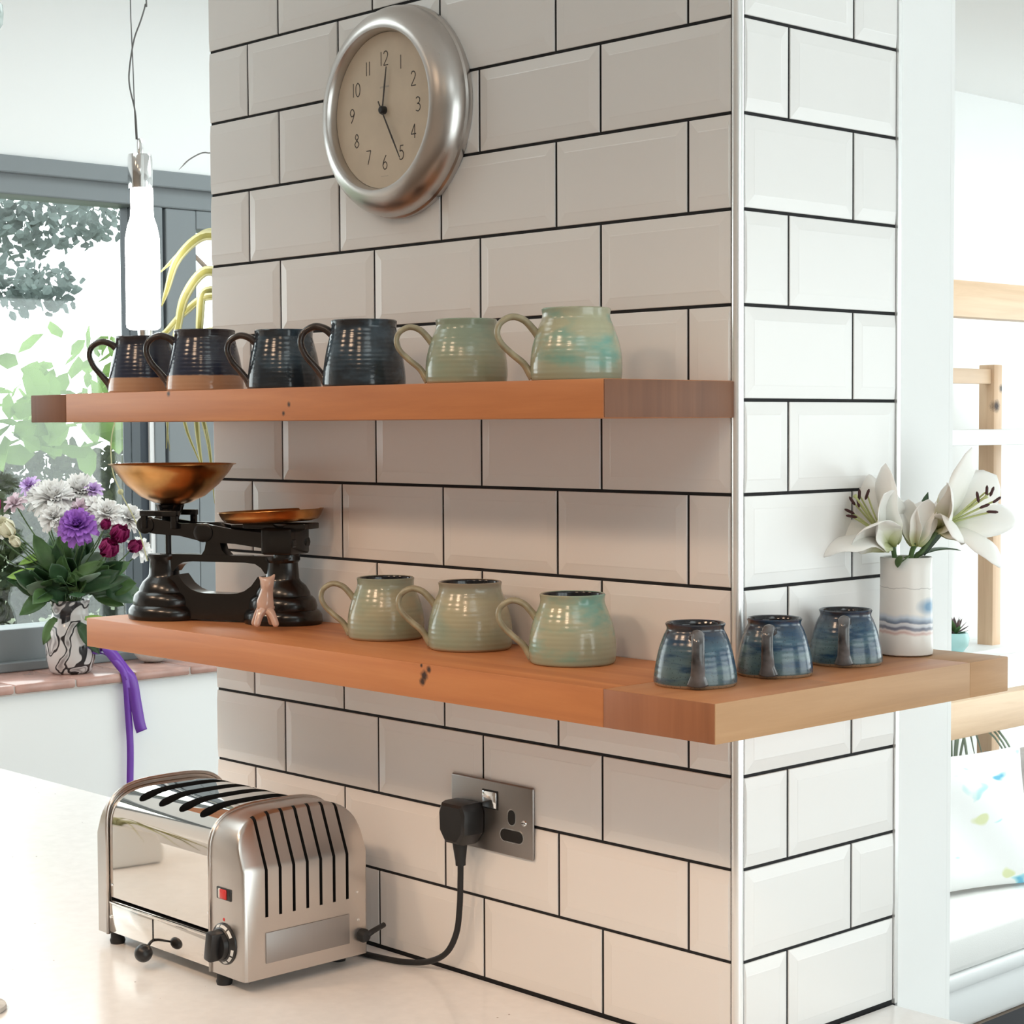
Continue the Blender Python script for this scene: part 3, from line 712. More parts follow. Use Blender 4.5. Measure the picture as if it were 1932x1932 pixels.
kn = part('timer_dial', MB().lathe([(0, 0), (0.0262, 0.0), (0.0258, 0.0022), (0.0205, 0.0060), (0.0195, 0.0070), (0.0, 0.0070)], 36, TK), M['blackplastic'], ts, 40)
part('knob', MB().rbox(-0.0185, 0.0185, -0.0075, 0.0075, 0.006, 0.026, 0.003, 0, 2, TK @ Matrix.Rotation(math.radians(80), 4, 'Z')).lathe([(0, 0.006), (0.0185, 0.006), (0.0175, 0.013), (0.0, 0.0135)], 28, TK), M['blackplastic'], kn, 40)
for a0, a1 in ((100, 118), (62, 96), (30, 56), (-8, -28), (-34, -56), (-62, -84)):
    mk = MB()
    for rr, zz in ((0.0215, 0.0056), (0.0238, 0.0043)): pass
    mk.grid(lambda u, v: TK @ Vector(((0.0213 + 0.0030 * v) * _c(math.radians(a0 + (a1 - a0) * u)), (0.0213 + 0.0030 * v) * _s(math.radians(a0 + (a1 - a0) * u)), 0.0058 - 0.0021 * v)), 5, 1)
    mk.build('dial_mark', M['whitemark'], kn)
part('red_dot', MB().lathe([(0, 0.0), (0.0022, 0.0), (0.0018, 0.0006), (0, 0.0007)], 12, Matrix.Translation((0.1287, -0.0970, 0.0865)) @ FY), M['red'], ts, 40, label='small red marker')
part('nameplate', MB().rbox(0.1715, 0.1735, -0.0655, 0.0655, 0.0335, 0.0720, 0.0006), M['badge'], ts, 40, label='brushed plate below the slats')
FX = Matrix.Rotation(PI / 2, 4, 'Y')
for yy, zz in ((0.0806, 0.0614), (0.0790, 0.098)):
    part('screw', MB().lathe([(0, 0), (0.0020, 0), (0.0018, 0.0009), (0, 0.0013)], 12, Matrix.Translation((0.1718, yy, zz)) @ FX), M['chrome'], ts, 40)
hk = part('cord_hook', MB().lathe([(0, 0), (0.0085, 0.0), (0.0090, 0.006), (0.0065, 0.011), (0.0, 0.012)], 20, Matrix.Translation((0.1718, 0.0860, 0.0405)) @ FX), M['rubber'], ts, 40)
part('hook_arm', MB().tube([(0.180, 0.088, 0.041), (0.178, 0.100, 0.044), (0.174, 0.122, 0.0475)], [0.0040, 0.0036, 0.0034], 10), M['rubber'], hk, 180)
for fx, fy in ((-0.145, -0.082), (0.112, -0.086), (-0.145, 0.08), (0.13, 0.08)):
    part('foot', MB().lathe([(0, 0.0), (0.0095, 0.0), (0.0105, 0.004), (0.0092, 0.0075), (0.0092, 0.0165), (0, 0.0165)], 20, Matrix.Translation((fx, fy, 0))), M['rubber'], ts, 40)

# ------------------------------------------------------------------ socket, plug and cord
M['nickel'] = brushed('brushed_nickel', (0.30, 0.275, 0.26, 1), 0.34, (600, 600, 20), 0.15)
sk = thing('wall_socket', 'brushed metal double wall socket on the tiles under the shelf', 'socket', (-0.3925, 0, 1.1227))
part('plate', MB().rbox(-0.0745, 0.0745, -0.0050, -0.0006, -0.0445, 0.0445, 0.0022, 0, 3), M['nickel'], sk, 40)
for sx in (-0.0115,):
    so = part('switch_surround', MB().rbox(sx + 0.0105 - 0.0145, sx + 0.0105 + 0.0145, -0.0056, -0.0045, 0.0088, 0.0325, 0.0005), M['black'], sk)
    part('rocker', MB().rbox(sx + 0.0105 - 0.0125, sx + 0.0105 + 0.0125, -0.0076, -0.0050, 0.0105, 0.0308, 0.0008), M['chrome'], so, 40, label='bright metal rocker')
def stadium(cx, cz, w, h):
    out = []; r = min(w, h) / 2
    for k in range(4):
        ox, oz = [(1, 1), (-1, 1), (-1, -1), (1, -1)][k]
        for i in range(5):
            a = PI / 2 * k + PI / 2 * i / 4
            out.append((cx + ox * (w / 2 - r) + r * _c(a), cz + oz * (h / 2 - r) + r * _s(a)))
    return out
for (cx_, cz_, w_, h_) in ((0.0375, 0.0035, 0.0125, 0.0185), (0.0375, -0.0195, 0.0400, 0.0145)):
    part('pin_hole_rim', MB().prism(stadium(cx_, cz_, w_ + 0.0030, h_ + 0.0030), -0.0054, -0.0047, 'xz'), M['chrome'], sk)
    part('pin_hole', MB().prism(stadium(cx_, cz_, w_, h_), -0.0057, -0.0046, 'xz'), M['black'], sk)
part('screw', MB().lathe([(0, 0.0), (0.0042, 0.0), (0.0036, 0.0012), (0, 0.0016)], 16, Matrix.Translation((0.0595, -0.0048, -0.0005)) @ FY), M['chrome'], sk, 40)
part('screw_slot', MB().box(0.0562, 0.0628, -0.0066, -0.0061, -0.0011, -0.0001), M['black'], sk)
pc = thing('power_cord', 'black mains cord with square plug running down to the toaster', 'cord', (-0.4295, -0.006, 1.114))
pb = [(-0.0255, 0.012), (-0.0205, 0.024), (0.0205, 0.024), (0.0255, 0.012), (0.0245, -0.014), (0.0135, -0.0285), (-0.0135, -0.0285), (-0.0245, -0.014)]
plug = MB()
def ring(sc, y): return [(x * sc, y, z * sc) for x, z in pb]
rs = [ring(0.96, 0.0), ring(1.0, -0.004), ring(1.0, -0.024), ring(0.93, -0.031), ring(0.80, -0.034)]
plug.v = [p for r_ in rs for p in r_]
for k in range(4):
    for i in range(8): plug.f.append((k * 8 + i, k * 8 + (i + 1) % 8, (k + 1) * 8 + (i + 1) % 8, (k + 1) * 8 + i)); plug.fm.append(0)
plug.f += [tuple(range(8)), tuple(range(39, 31, -1))]; plug.fm += [0, 0]
part('plug', plug, M['blackplastic'], pc, 30)
part('strain_relief', MB().tube([(0, -0.0175, -0.022), (0, -0.0178, -0.034), (0.001, -0.018, -0.050), (0.0012, -0.018, -0.056)], [0.0105, 0.0088, 0.0066, 0.0064], 14, ref=(1, 0, 0)), M['rubber'], pc, 40)
PW = Vector((-0.4295, -0.006, 1.114))
cp = [Vector(p) - PW for p in ((-0.4284, -0.024, 1.061), (-0.4300, -0.023, 1.04), (-0.434, -0.021, 1.005), (-0.444, -0.018, 0.968), (-0.4650, -0.017, 0.938), (-0.497, -0.020, 0.921), (-0.535, -0.028, 0.9145), (-0.580, -0.038, 0.9142), (-0.64, -0.045, 0.9142))]
part('cable', MB().tube(spline(cp, 8), 0.0039, 10), M['rubber'], pc, 180)

# ------------------------------------------------------------------ ceiling downlights over the kitchen
M['lens'] = emit('warm_lamp_lens', (1.0, 0.75, 0.5, 1), 3.0)
M['whitemetal'] = plain('white_enamel', (0.8, 0.8, 0.78, 1), 0.4)
for i, (x, y, nm) in enumerate(((-1.25, -1.75, 'window'), (-0.3, -1.75, 'pillar'), (0.65, -1.75, 'roof window'))):
    dl = thing('ceiling_lamp', 'warm round flush ceiling lamp on the %s side of the kitchen' % nm, 'lamp', (x, y, H), 0, 'kitchen ceiling lamps')
    part('ring', MB().lathe([(0.165, -0.0005), (0.190, -0.0005), (0.190, -0.030), (0.180, -0.036), (0.165, -0.030), (0.165, -0.0005)], 36), M['whitemetal'], dl, 40)
    part('lens', MB().lathe([(0, -0.022), (0.1645, -0.022), (0.1645, -0.0010), (0, -0.0010)], 36), M['lens'], dl)
    ld = bpy.data.lights.new('downlight_beam', 'SPOT'); ld.energy = DOWN; ld.color = WARM; ld.spot_size = math.radians(148); ld.spot_blend = 0.65; ld.shadow_soft_size = 0.17
    lo = bpy.data.objects.new('downlight_beam', ld); COL.objects.link(lo); lo.parent = dl; lo.location = (0, 0, -0.045)

# ------------------------------------------------------------------ kitchen scales
M['iron'] = plain('black_enamelled_iron', (0.004, 0.004, 0.0045, 1), 0.24, coat=0.15, bump=0.05, bscale=30)
M['brass'] = plain('worn_brass', (0.50, 0.25, 0.085, 1), 0.27, 1.0, var=0.3, vscale=26, bump=0.05, bscale=18)
A_ = math.atan2(0.069, 0.155)
sca = thing('kitchen_scales', 'black cast iron kitchen scales with brass bowl and plate on lower shelf', 'scales', (-0.8475 + 0.0083 * math.cos(A_), -0.0955 + 0.0083 * math.sin(A_), 1.3402), A_)
sca.scale = (1.097, 1.0, 0.96)
XLb, XRb = -0.086, 0.086
base = MB()
for xb, s_ in ((XLb, 0.96), (XRb, 1.0)):
    pr = [(0, 0), (0.0500, 0.0), (0.0512, 0.004), (0.0505, 0.013), (0.0470, 0.0185), (0.0440, 0.0205), (0.0445, 0.0260), (0.0425, 0.0340), (0.0385, 0.0385), (0.0360, 0.0400), (0.0350, 0.0450), (0.0300, 0.0540), (0.0235, 0.0600), (0.0215, 0.0640), (0.0200, 0.0860), (0.0225, 0.0895), (0.0225, 0.0940), (0, 0.0945)]
    base.lathe([(r * s_, z) for r, z in pr], 36, Matrix.Translation((xb, 0, 0)), 0, None, 0.86)
web = [(XLb, 0.002), (XRb, 0.002), (XRb, 0.058)]
for i in range(13):
    u = i / 12; x = 0.058 - 0.116 * u; web.append((x, 0.040 + 0.026 * (2 * u - 1) ** 4))
web += [(XLb, 0.058)]
base.prism(web, -0.014, 0.014, 'xz')
bar = [(XLb, 0.095), (XLb, 0.070)] + [(-0.066, 0.070), (-0.0605, 0.078), (-0.052, 0.0835), (-0.038, 0.085), (0.038, 0.085), (0.052, 0.0835), (0.0605, 0.078), (0.066, 0.070), (XRb, 0.070), (XRb, 0.095)]
base.prism(bar, -0.010, 0.010, 'xz')
base.build('base', M['iron'], sca, 35)
stand = MB().prism([(-0.026, 0.094), (0.012, 0.094), (0.004, 0.102), (0.000, 0.118), (0.002, 0.126), (-0.024, 0.126), (-0.019, 0.112), (-0.021, 0.102)], -0.009, 0.009, 'xz')
stand.build('fulcrum', M['iron'], sca, 35)
def tilt_x(x): return 0.127 - 0.11 * (x + 0.012)
bm_ = MB()
for yy in (-0.022, 0.016):
    pts = []
    bmx = [(-0.100, 0.010), (-0.085, 0.011), (-0.050, 0.009), (-0.015, 0.013), (0.03, 0.010), (0.07, 0.011), (0.100, 0.010)]
    poly = [(x, tilt_x(x) - h) for x, h in bmx] + [(x, tilt_x(x) + h) for x, h in reversed(bmx)]
    bm_.prism(poly, yy, yy + 0.006, 'xz')
    for x, r in ((-0.100, 0.0125), (-0.015, 0.0135), (0.101, 0.0125)):
        bm_.lathe([(0, 0), (r, 0), (r, 0.009), (r * 0.7, 0.0105), (0, 0.0105)], 20, Matrix.Translation((x, yy + 0.0075, tilt_x(x))) @ FY)
for x in (-0.100, -0.015, 0.101): bm_.tube([(x, -0.024, tilt_x(x)), (x, 0.024, tilt_x(x))], 0.004, 10)
bm_.build('beam', M['iron'], sca, 35)
cl = MB()                                              # left carrier under the bowl
cl.tube([(-0.0795, 0, 0.092), (-0.0795, 0, 0.158)], 0.0042, 10)
cl.lathe([(0, 0.134), (0.009, 0.134), (0.012, 0.148), (0.017, 0.160), (0.019, 0.166), (0, 0.168)], 20, Matrix.Translation((-0.076, 0, 0)))
cl.rbox(-0.104, -0.050, -0.030, -0.020, 0.150, 0.158, 0.001).rbox(-0.104, -0.050, 0.018, 0.028, 0.150, 0.158, 0.001)
cl.rbox(-0.083, -0.070, -0.030, 0.028, 0.150, 0.157, 0.001)
for xx in (-0.099, -0.055):
    for yy in (-0.029, 0.021): cl.rbox(xx - 0.004, xx + 0.004, yy, yy + 0.006, 0.132, 0.157, 0.001)
cl.build('bowl_carrier', M['iron'], sca, 35)
cr_ = MB()                                             # right carrier under the plate
cr_.lathe([(0, 0.090), (0.017, 0.090), (0.016, 0.110), (0.020, 0.135), (0.023, 0.142), (0, 0.143)], 20, Matrix.Translation((0.092, 0, 0)))
cr_.rbox(0.040, 0.128, -0.020, 0.020, 0.134, 0.1425, 0.0015)
cr_.rbox(0.068, 0.112, -0.026, 0.026, 0.098, 0.136, 0.004)
cr_.rbox(0.016, 0.060, -0.006, 0.006, 0.130, 0.1385, 0.001)
cr_.build('plate_carrier', M['iron'], sca, 35)
bp = [(0, 0.1655), (0.012, 0.166), (0.024, 0.1690), (0.042, 0.1785), (0.060, 0.1955), (0.0725, 0.2125), (0.0785, 0.2230), (0.0820, 0.2240), (0.0822, 0.2250), (0.0785, 0.2248), (0.0712, 0.2130), (0.0590, 0.1970), (0.042, 0.1802), (0.024, 0.1706), (0, 0.1675)]
MB().lathe(bp, 48, Matrix.Translation((-0.072, 0, 0))).build('bowl', M['brass'], sca, 60)
pp_ = [(0, 0.0), (0.050, 0.0), (0.0585, 0.002), (0.0625, 0.0075), (0.0660, 0.0155), (0.0670, 0.0160), (0.0668, 0.0168), (0.0648, 0.0165), (0.0612, 0.0085), (0.0575, 0.0035), (0.050, 0.0014), (0, 0.0014)]
MB().lathe(pp_, 44, Matrix.Translation((0.072, -0.002, 0.1432)) @ Matrix.Rotation(math.radians(-3.0), 4, 'Y')).build('plate', M['brass'], sca, 60)

# ------------------------------------------------------------------ small ceramic animal
M['pinkclay'] = plain('pale_pink_glazed_clay', (0.62, 0.43, 0.35, 1), 0.18, var=0.12, vscale=30, coat=0.4)
def skin_body(name, V, Eg, R_, mat, parent, sub=2):
    me = bpy.data.meshes.new(name); me.from_pydata(V, Eg, []); me.update()
    o = obj(name, me, parent); md = o.modifiers.new('skin', 'SKIN'); md.use_smooth_shade = True
    for i, r in enumerate(R_): me.skin_vertices[0].data[i].radius = (r, r)
    me.skin_vertices[0].data[0].use_root = True
    sb = o.modifiers.new('sub', 'SUBSURF'); sb.levels = sub; sb.render_levels = sub
    bpy.context.view_layer.update(); bake(o); o.data.materials.clear(); o.data.materials.append(mat)
    o.data.polygons.foreach_set('use_smooth', [True] * len(o.data.polygons)); return o
fig = thing('animal_figurine', 'small pink glazed clay animal standing in front of the scales', 'figurine', (-0.700, -0.122, 1.3402), YAW)
#   x to the right in the photo, -y towards the viewer: body upright, four splayed legs, head turned up with two ears
V = [(0, 0, 0.034), (0.0010, 0.001, 0.044), (0.0030, 0.001, 0.055), (0.0040, -0.002, 0.0620), (0.0040, -0.0085, 0.0630),
     (0.0100, 0.001, 0.0690), (0.0125, 0.0015, 0.0735), (-0.0045, 0.001, 0.0670), (-0.0078, 0.0015, 0.0705),
     (-0.0065, -0.008, 0.0215), (-0.0105, -0.014, 0.0048), (0.0100, -0.008, 0.0215), (0.0165, -0.013, 0.0048),
     (-0.0110, 0.006, 0.0225), (-0.0175, 0.011, 0.0048), (0.0045, 0.010, 0.0215), (0.0060, 0.017, 0.0048)]
Eg = [(0, 1), (1, 2), (2, 3), (3, 4), (3, 5), (5, 6), (3, 7), (7, 8), (0, 9), (9, 10), (0, 11), (11, 12), (0, 13), (13, 14), (0, 15), (15, 16)]
Rr = [0.0105, 0.0098, 0.0080, 0.0074, 0.0042, 0.0032, 0.0010, 0.0030, 0.0010, 0.0052, 0.0047, 0.0052, 0.0047, 0.0048, 0.0044, 0.0048, 0.0044]
skin_body('body', V, Eg, Rr, M['pinkclay'], fig)

# ------------------------------------------------------------------ lily vase and lilies
def vase_paint():
    t = NT('white_porcelain_sea_bands'); inp(t.b, 'Roughness', 0.3)
    sep = t.n('ShaderNodeSeparateXYZ'); t.l(t.coords('Object'), sep.inputs[0])
    nz = t.noise(t.coords('Object', (34, 34, 9)), 1.0, 3, 0.6)
    z = t.math('ADD', t.math('DIVIDE', sep.outputs[2], 0.112), t.math('MULTIPLY', t.math('SUBTRACT', nz, 0.5), 0.10))
    W_ = (0.74, 0.72, 0.69, 1)
    c = t.ramp(z, [(0, W_), (0.215, W_), (0.240, (0.58, 0.40, 0.37, 1)), (0.262, (0.70, 0.62, 0.60, 1)), (0.278, (0.20, 0.20, 0.25, 1)), (0.296, (0.16, 0.17, 0.23, 1)), (0.312, (0.52, 0.54, 0.60, 1)), (0.335, (0.66, 0.66, 0.68, 1)), (0.348, (0.14, 0.17, 0.24, 1)), (0.366, (0.22, 0.27, 0.36, 1)), (0.395, (0.50, 0.57, 0.66, 1)), (0.44, W_), (0.695, W_), (0.70, (0.35, 0.33, 0.32, 1)), (0.706, W_), (1, W_)])
    d = t.n('ShaderNodeVectorMath', operation='DISTANCE')
    mp = t.coords('Object', (1, 1, 1.7)); t.l(mp, d.inputs[0]); d.inputs[1].default_value = (0.0235, -0.0175, 0.0570 * 1.7)
    w = t.math('SUBTRACT', 1.0, t.math('DIVIDE', t.math('ADD', d.outputs['Value'], t.math('MULTIPLY', nz, 0.016)), 0.030), clamp=True)
    t.color(t.mix(t.math('MULTIPLY', w, 2.2, clamp=True), c, (0.10, 0.24, 0.40, 1))); return t.m
M['seavase'] = vase_paint()
lv = thing('vase', 'white porcelain vase with painted blue sea bands, holding lilies', 'vase', (0.046, 0.246, 1.3402), YAW)
vp = [(0, 0.001), (0.0275, 0.0), (0.0305, 0.0015), (0.0312, 0.005), (0.0306, 0.030), (0.0300, 0.060), (0.0296, 0.100), (0.0300, 0.1125), (0.0292, 0.1132), (0.0280, 0.1120), (0.0274, 0.080), (0.0276, 0.006), (0, 0.005)]
MB().lathe(vp, 48, None, 0, None, 0.92).build('body', M['seavase'], lv, 50)
def petal_mat():
    t = NT('white_lily_petal'); inp(t.b, 'Roughness', 0.5); inp(t.b, 'Subsurface Weight', 0.0)
    at = t.n('ShaderNodeAttribute'); at.attribute_name = 'along'
    t.color(t.ramp(at.outputs['Fac'], [(0.0, (0.36, 0.40, 0.13, 1)), (0.14, (0.62, 0.64, 0.42, 1)), (0.35, (0.88, 0.87, 0.82, 1)), (1, (0.90, 0.89, 0.87, 1))]))
    inp(t.b, 'Transmission Weight', 0.0)
    f = t.noise(t.coords('Object'), 60, 2); t.bump(f, 0.15, 0.001); return t.m
M['lily'] = petal_mat()
M['filament'] = plain('pale_green_filament', (0.50, 0.54, 0.24, 1), 0.5)
M['anther'] = plain('dark_red_anther', (0.05, 0.012, 0.012, 1), 0.7)
M['stem'] = plain('green_stem', (0.085, 0.15, 0.05, 1), 0.5, var=0.3, vscale=40)
M['leafdark'] = plain('dark_green_leaf', (0.035, 0.085, 0.035, 1), 0.4, var=0.35, vscale=30)

def petal_obj(name, origin, ax, rad, L, W, th0, th1, th2, mat, parent, cup=0.35, wav=0.06, twist=0.0, nu=14, nv=6, ph=0.0):
    """petal rising along ax, leaning out towards rad; th*: lean from the axis at base, middle and tip (degrees)"""
    ax = ax.normalized(); rad = (rad - ax * rad.dot(ax)).normalized(); side = ax.cross(rad)
    cen = [Vector(origin)]; tang = []
    for i in range(nu + 1):
        u = i / nu
        th = math.radians(th0 + (th1 - th0) * min(1, u / 0.55) if u < 0.55 else th1 + (th2 - th1) * ((u - 0.55) / 0.45) ** 1.4)
        t = ax * _c(th) + rad * _s(th); tang.append(t); cen.append(cen[-1] + t * (L / nu))
    mb = MB(); al = []
    for i in range(nu + 1):
        u = i / nu; t = tang[i]; nrm = side.cross(t).normalized()
        w = W * (0.16 + 0.84 * _s(PI * min(1, u * 0.92 + 0.04)) ** 0.75) * (1 if u < 0.9 else max(0.05, 1 - ((u - 0.9) / 0.1) ** 2))
        for j in range(nv + 1):
            v = 2 * j / nv - 1
            off = cup * w * v * v * 0.6 - cup * 0.10 * w * (1 - abs(v)) + wav * w * abs(v) * _s(13 * u + 2.1 * math.copysign(1, v) + ph)
            p = cen[i] + side * (w * v * 0.5) + nrm * (-off * (1 - 0.6 * u)) * -1.0 + side * twist * u * u * L
            mb.v.append(tuple(p)); al.append(u)
    for i in range(nu):
        for j in range(nv):
            a = i * (nv + 1) + j; mb.f.append((a, a + 1, a + nv + 2, a + nv + 1)); mb.fm.append(0)
    o = mb.build(name, mat, parent, 180)
    at = o.data.attributes.new('along', 'FLOAT', 'POINT'); at.data.foreach_set('value', al)
    md = o.modifiers.new('thick', 'SOLIDIFY'); md.thickness = 0.0007; md.offset = 0
    return o
VB = Vector((0.046, 0.246, 1.3402))
Rh = Vector((RT.x, RT.y, 0)).normalized(); Fh = Vector((FW.x, FW.y, 0)).normalized(); Zh = Vector((0, 0, 1))
def W3(r, u, f): return Rh * r + Zh * u + Fh * f         # right, up, away (metres)
def lily(label, org, ax, petals, stam, L, W, stem_pts, style_len=0.055):
    t = thing('lily', label, 'flower', org, 0, 'white lilies in the sea vase')
    a = ax.normalized(); e1 = (Rh - a * Rh.dot(a)).normalized(); e2 = a.cross(e1)
    for k, (deg, th1, th2, ls, ws, tw) in enumerate(petals):
        r = e1 * _c(math.radians(deg)) + e2 * _s(math.radians(deg))
        petal_obj('petal', (0, 0, 0), a, r, L * ls, W * ws, 16, th1, th2, M['lily'], t, twist=tw, ph=k * 1.3)
    for k, (deg, lean, ln) in enumerate(stam):
        r = e1 * _c(math.radians(deg)) + e2 * _s(math.radians(deg)); d = (a * _c(math.radians(lean)) + r * _s(math.radians(lean)))
        tip = a * 0.012 + d * ln
        st = part('stamen', MB().tube(spline([a * 0.012, a * 0.012 + (d * 0.55 + a * 0.06) * ln, tip], 4), [0.0011] * 8 + [0.0006], 6), M['filament'], t, 180)
        cr = (r.cross(a)).normalized(); ad = (d * 0.25 + r * 0.6 + Zh * 0.35).normalized()
        part('anther', MB().tube([tip - ad * 0.0065, tip - ad * 0.004, tip + ad * 0.004, tip + ad * 0.0065], [0.0007, 0.0017, 0.0017, 0.0007], 8), M['anther'], st, 180)
    if stam:
        part('style', MB().tube([a * 0.010, a * style_len * 0.6 + Zh * 0.002, a * style_len + Zh * 0.004, a * (style_len + 0.004) + Zh * 0.0045], [0.0014, 0.0012, 0.0014, 0.0028], 8), M['filament'], t, 180)
    sp = [Vector(p) - Vector(org) for p in stem_pts]
    part('stem', MB().tube(spline(sp, 6), 0.0030, 8), M['stem'], t, 180)
    return t
TOPZ = 0.112
o1 = VB + W3(-0.019, TOPZ + 0.014, -0.004)
lily('open white lily leaning left, dark stamens showing, in sea vase', o1, W3(-0.66, 0.80, -0.30),
     [(18, 36, 60, 1.0, 1.05, 0.0), (80, 50, 100, 1.05, 0.95, 0.0), (140, 58, 92, 1.0, 1.0, 0.0), (200, 62, 120, 1.0, 1.1, 0.0), (262, 46, 78, 0.85, 1.05, 0.0), (318, 34, 50, 0.85, 1.15, 0.0)],
     [(110, 14, 0.058), (150, 18, 0.052), (60, 12, 0.060), (80, 4, 0.055), (190, 17, 0.050), (20, 15, 0.058)], 0.100, 0.056, [o1 + W3(0.002, 0.004, 0), VB + W3(-0.012, TOPZ - 0.01, 0), VB + W3(-0.004, 0.03, 0)], 0.070)
o2 = VB + W3(0.036, TOPZ + 0.033, -0.004)
lily('open white lily facing right with drooping petals, in sea vase', o2, W3(0.62, 0.48, -0.55),
     [(10, 50, 95, 1.0, 0.9, 0.0), (62, 40, 62, 0.95, 1.15, 0.0), (118, 40, 66, 1.08, 0.95, 0.0), (180, 46, 70, 0.80, 0.9, 0.0), (238, 64, 120, 0.75, 0.8, 0.0), (300, 66, 118, 1.0, 1.0, 0.0)],
     [(95, 10, 0.062), (60, 15, 0.064), (20, 14, 0.064), (140, 9, 0.052), (330, 16, 0.056), (0, 8, 0.050)], 0.098, 0.056, [o2 + W3(0.002, 0.004, 0), o2 + W3(-0.018, -0.025, 0.002), VB + W3(0.010, TOPZ - 0.006, 0), VB + W3(0.004, 0.03, 0)], 0.066)
o3 = VB + W3(0.008, TOPZ + 0.014, -0.012)
lily('half-closed white lily between the two open ones, green at its base', o3, W3(0.10, 0.95, 0.10),
     [(0, 20, 26, 0.85, 1.0, 0.0), (72, 22, 30, 0.85, 1.0, 0.0), (144, 20, 34, 0.85, 0.9, 0.0), (216, 20, 28, 0.82, 0.95, 0.0), (288, 20, 34, 0.85, 0.95, 0.0)],
     [], 0.068, 0.036, [o3 + W3(0, 0.004, 0), VB + W3(0.004, TOPZ - 0.004, -0.004), VB + W3(0.002, 0.03, 0)])
def blade(name, p0, d, L, W, mat, parent, droop=0.3, fold=0.25, n=8, nrm=(0, 0, 1)):
    d = d.normalized(); side = d.cross(Vector(nrm)); side = side.normalized() if side.length > 1e-3 else Vector((1, 0, 0)); up = side.cross(d)
    def fn(u, v):
        w = W * _s(PI * min(1, 0.06 + u * 0.94)) ** 0.7 * (1 - u * 0.15); s = (v - 0.5)
        return Vector(p0) + d * (L * u) - Vector((0, 0, 1)) * (droop * L * u * u) + side * (w * s) + up * (fold * abs(s) * w)
    o = MB().grid(fn, n, 4).build(name, mat, parent, 180); md = o.modifiers.new('thick', 'SOLIDIFY'); md.thickness = 0.0006; return o
lg = thing('lily_foliage', 'dark green lily leaves between the blooms at the vase rim', 'leaves', VB + W3(0.01, TOPZ, 0))
blade('leaf', W3(0.004, 0.0, 0.006), W3(0.9, 0.42, 0.2), 0.060, 0.022, M['leafdark'], lg)
blade('leaf', W3(0.012, 0.002, 0.004), W3(0.5, 0.6, 0.1), 0.058, 0.018, M['leafdark'], lg, 0.05)
blade('leaf', W3(0.004, 0.018, 0.012), W3(0.25, 0.9, 0.15), 0.060, 0.020, M['leafdark'], lg, 0.0)
blade('leaf', W3(-0.022, 0.004, -0.0275), W3(-0.30, -0.9, -0.16), 0.014, 0.013, M['stem'], lg, 0.0)
blade('leaf', W3(-0.012, 0.004, -0.027), W3(-0.75, -0.55, -0.1), 0.018, 0.012, M['stem'], lg, 0.0)

# ------------------------------------------------------------------ bouquet on the window sill
def swirl():
    t = NT('white_vase_dark_scroll_pattern'); inp(t.b, 'Roughness', 0.15)
    v = t.n('ShaderNodeTexNoise'); v.inputs['Scale'].default_value = 13; v.inputs['Detail'].default_value = 1.0; v.inputs['Distortion'].default_value = 1.6; t.l(t.coords('Object'), v.inputs['Vector'])
    c = t.ramp(v.outputs['Fac'], [(0.0, (0.62, 0.58, 0.57, 1)), (0.46, (0.62, 0.58, 0.57, 1)), (0.475, (0.02, 0.018, 0.02, 1)), (0.53, (0.03, 0.025, 0.028, 1)), (0.545, (0.62, 0.58, 0.57, 1)), (0.62, (0.25, 0.22, 0.22, 1)), (0.66, (0.62, 0.58, 0.57, 1))])
    t.color(c); return t.m
M['scroll'] = swirl()
BV = Vector((-2.464, 0.611, 1.0502))
bv = thing('vase', 'white vase with dark scrollwork pattern on the window sill', 'vase', BV)
BS = 1.02
MB().lathe([(r * BS * 0.93, z * BS) for r, z in [(0, 0.001), (0.042, 0), (0.050, 0.006), (0.057, 0.030), (0.060, 0.065), (0.0575, 0.095), (0.050, 0.118), (0.044, 0.128), (0.0425, 0.136), (0.044, 0.150), (0.047, 0.160), (0.0465, 0.163), (0.043, 0.161), (0.039, 0.140), (0.046, 0.118), (0.054, 0.07), (0.046, 0.01), (0, 0.008)]], 40).build('body', M['scroll'], bv, 60)
M['whitepetal'] = plain('white_petal', (0.86, 0.84, 0.82, 1), 0.6)
M['creampetal'] = plain('cream_petal', (0.82, 0.78, 0.60, 1), 0.6)
M['purplepetal'] = plain('purple_petal', (0.34, 0.12, 0.52, 1), 0.6, var=0.4, vscale=60)
M['lilacpetal'] = plain('lilac_petal', (0.60, 0.42, 0.72, 1), 0.6, var=0.3, vscale=60)
M['magentapetal'] = plain('magenta_petal', (0.30, 0.015, 0.12, 1), 0.5, var=0.4, vscale=60)
M['pinkpetal'] = plain('pale_pink_petal', (0.72, 0.58, 0.64, 1), 0.6)
M['leafmid'] = plain('mid_green_leaf', (0.085, 0.17, 0.055, 1), 0.45, var=0.35, vscale=25)
M['leafgrey'] = plain('grey_green_leaf', (0.20, 0.28, 0.20, 1), 0.5, var=0.25, vscale=25)
M['leafbright'] = plain('bright_green_leaf', (0.26, 0.45, 0.08, 1), 0.45, var=0.25, vscale=25)
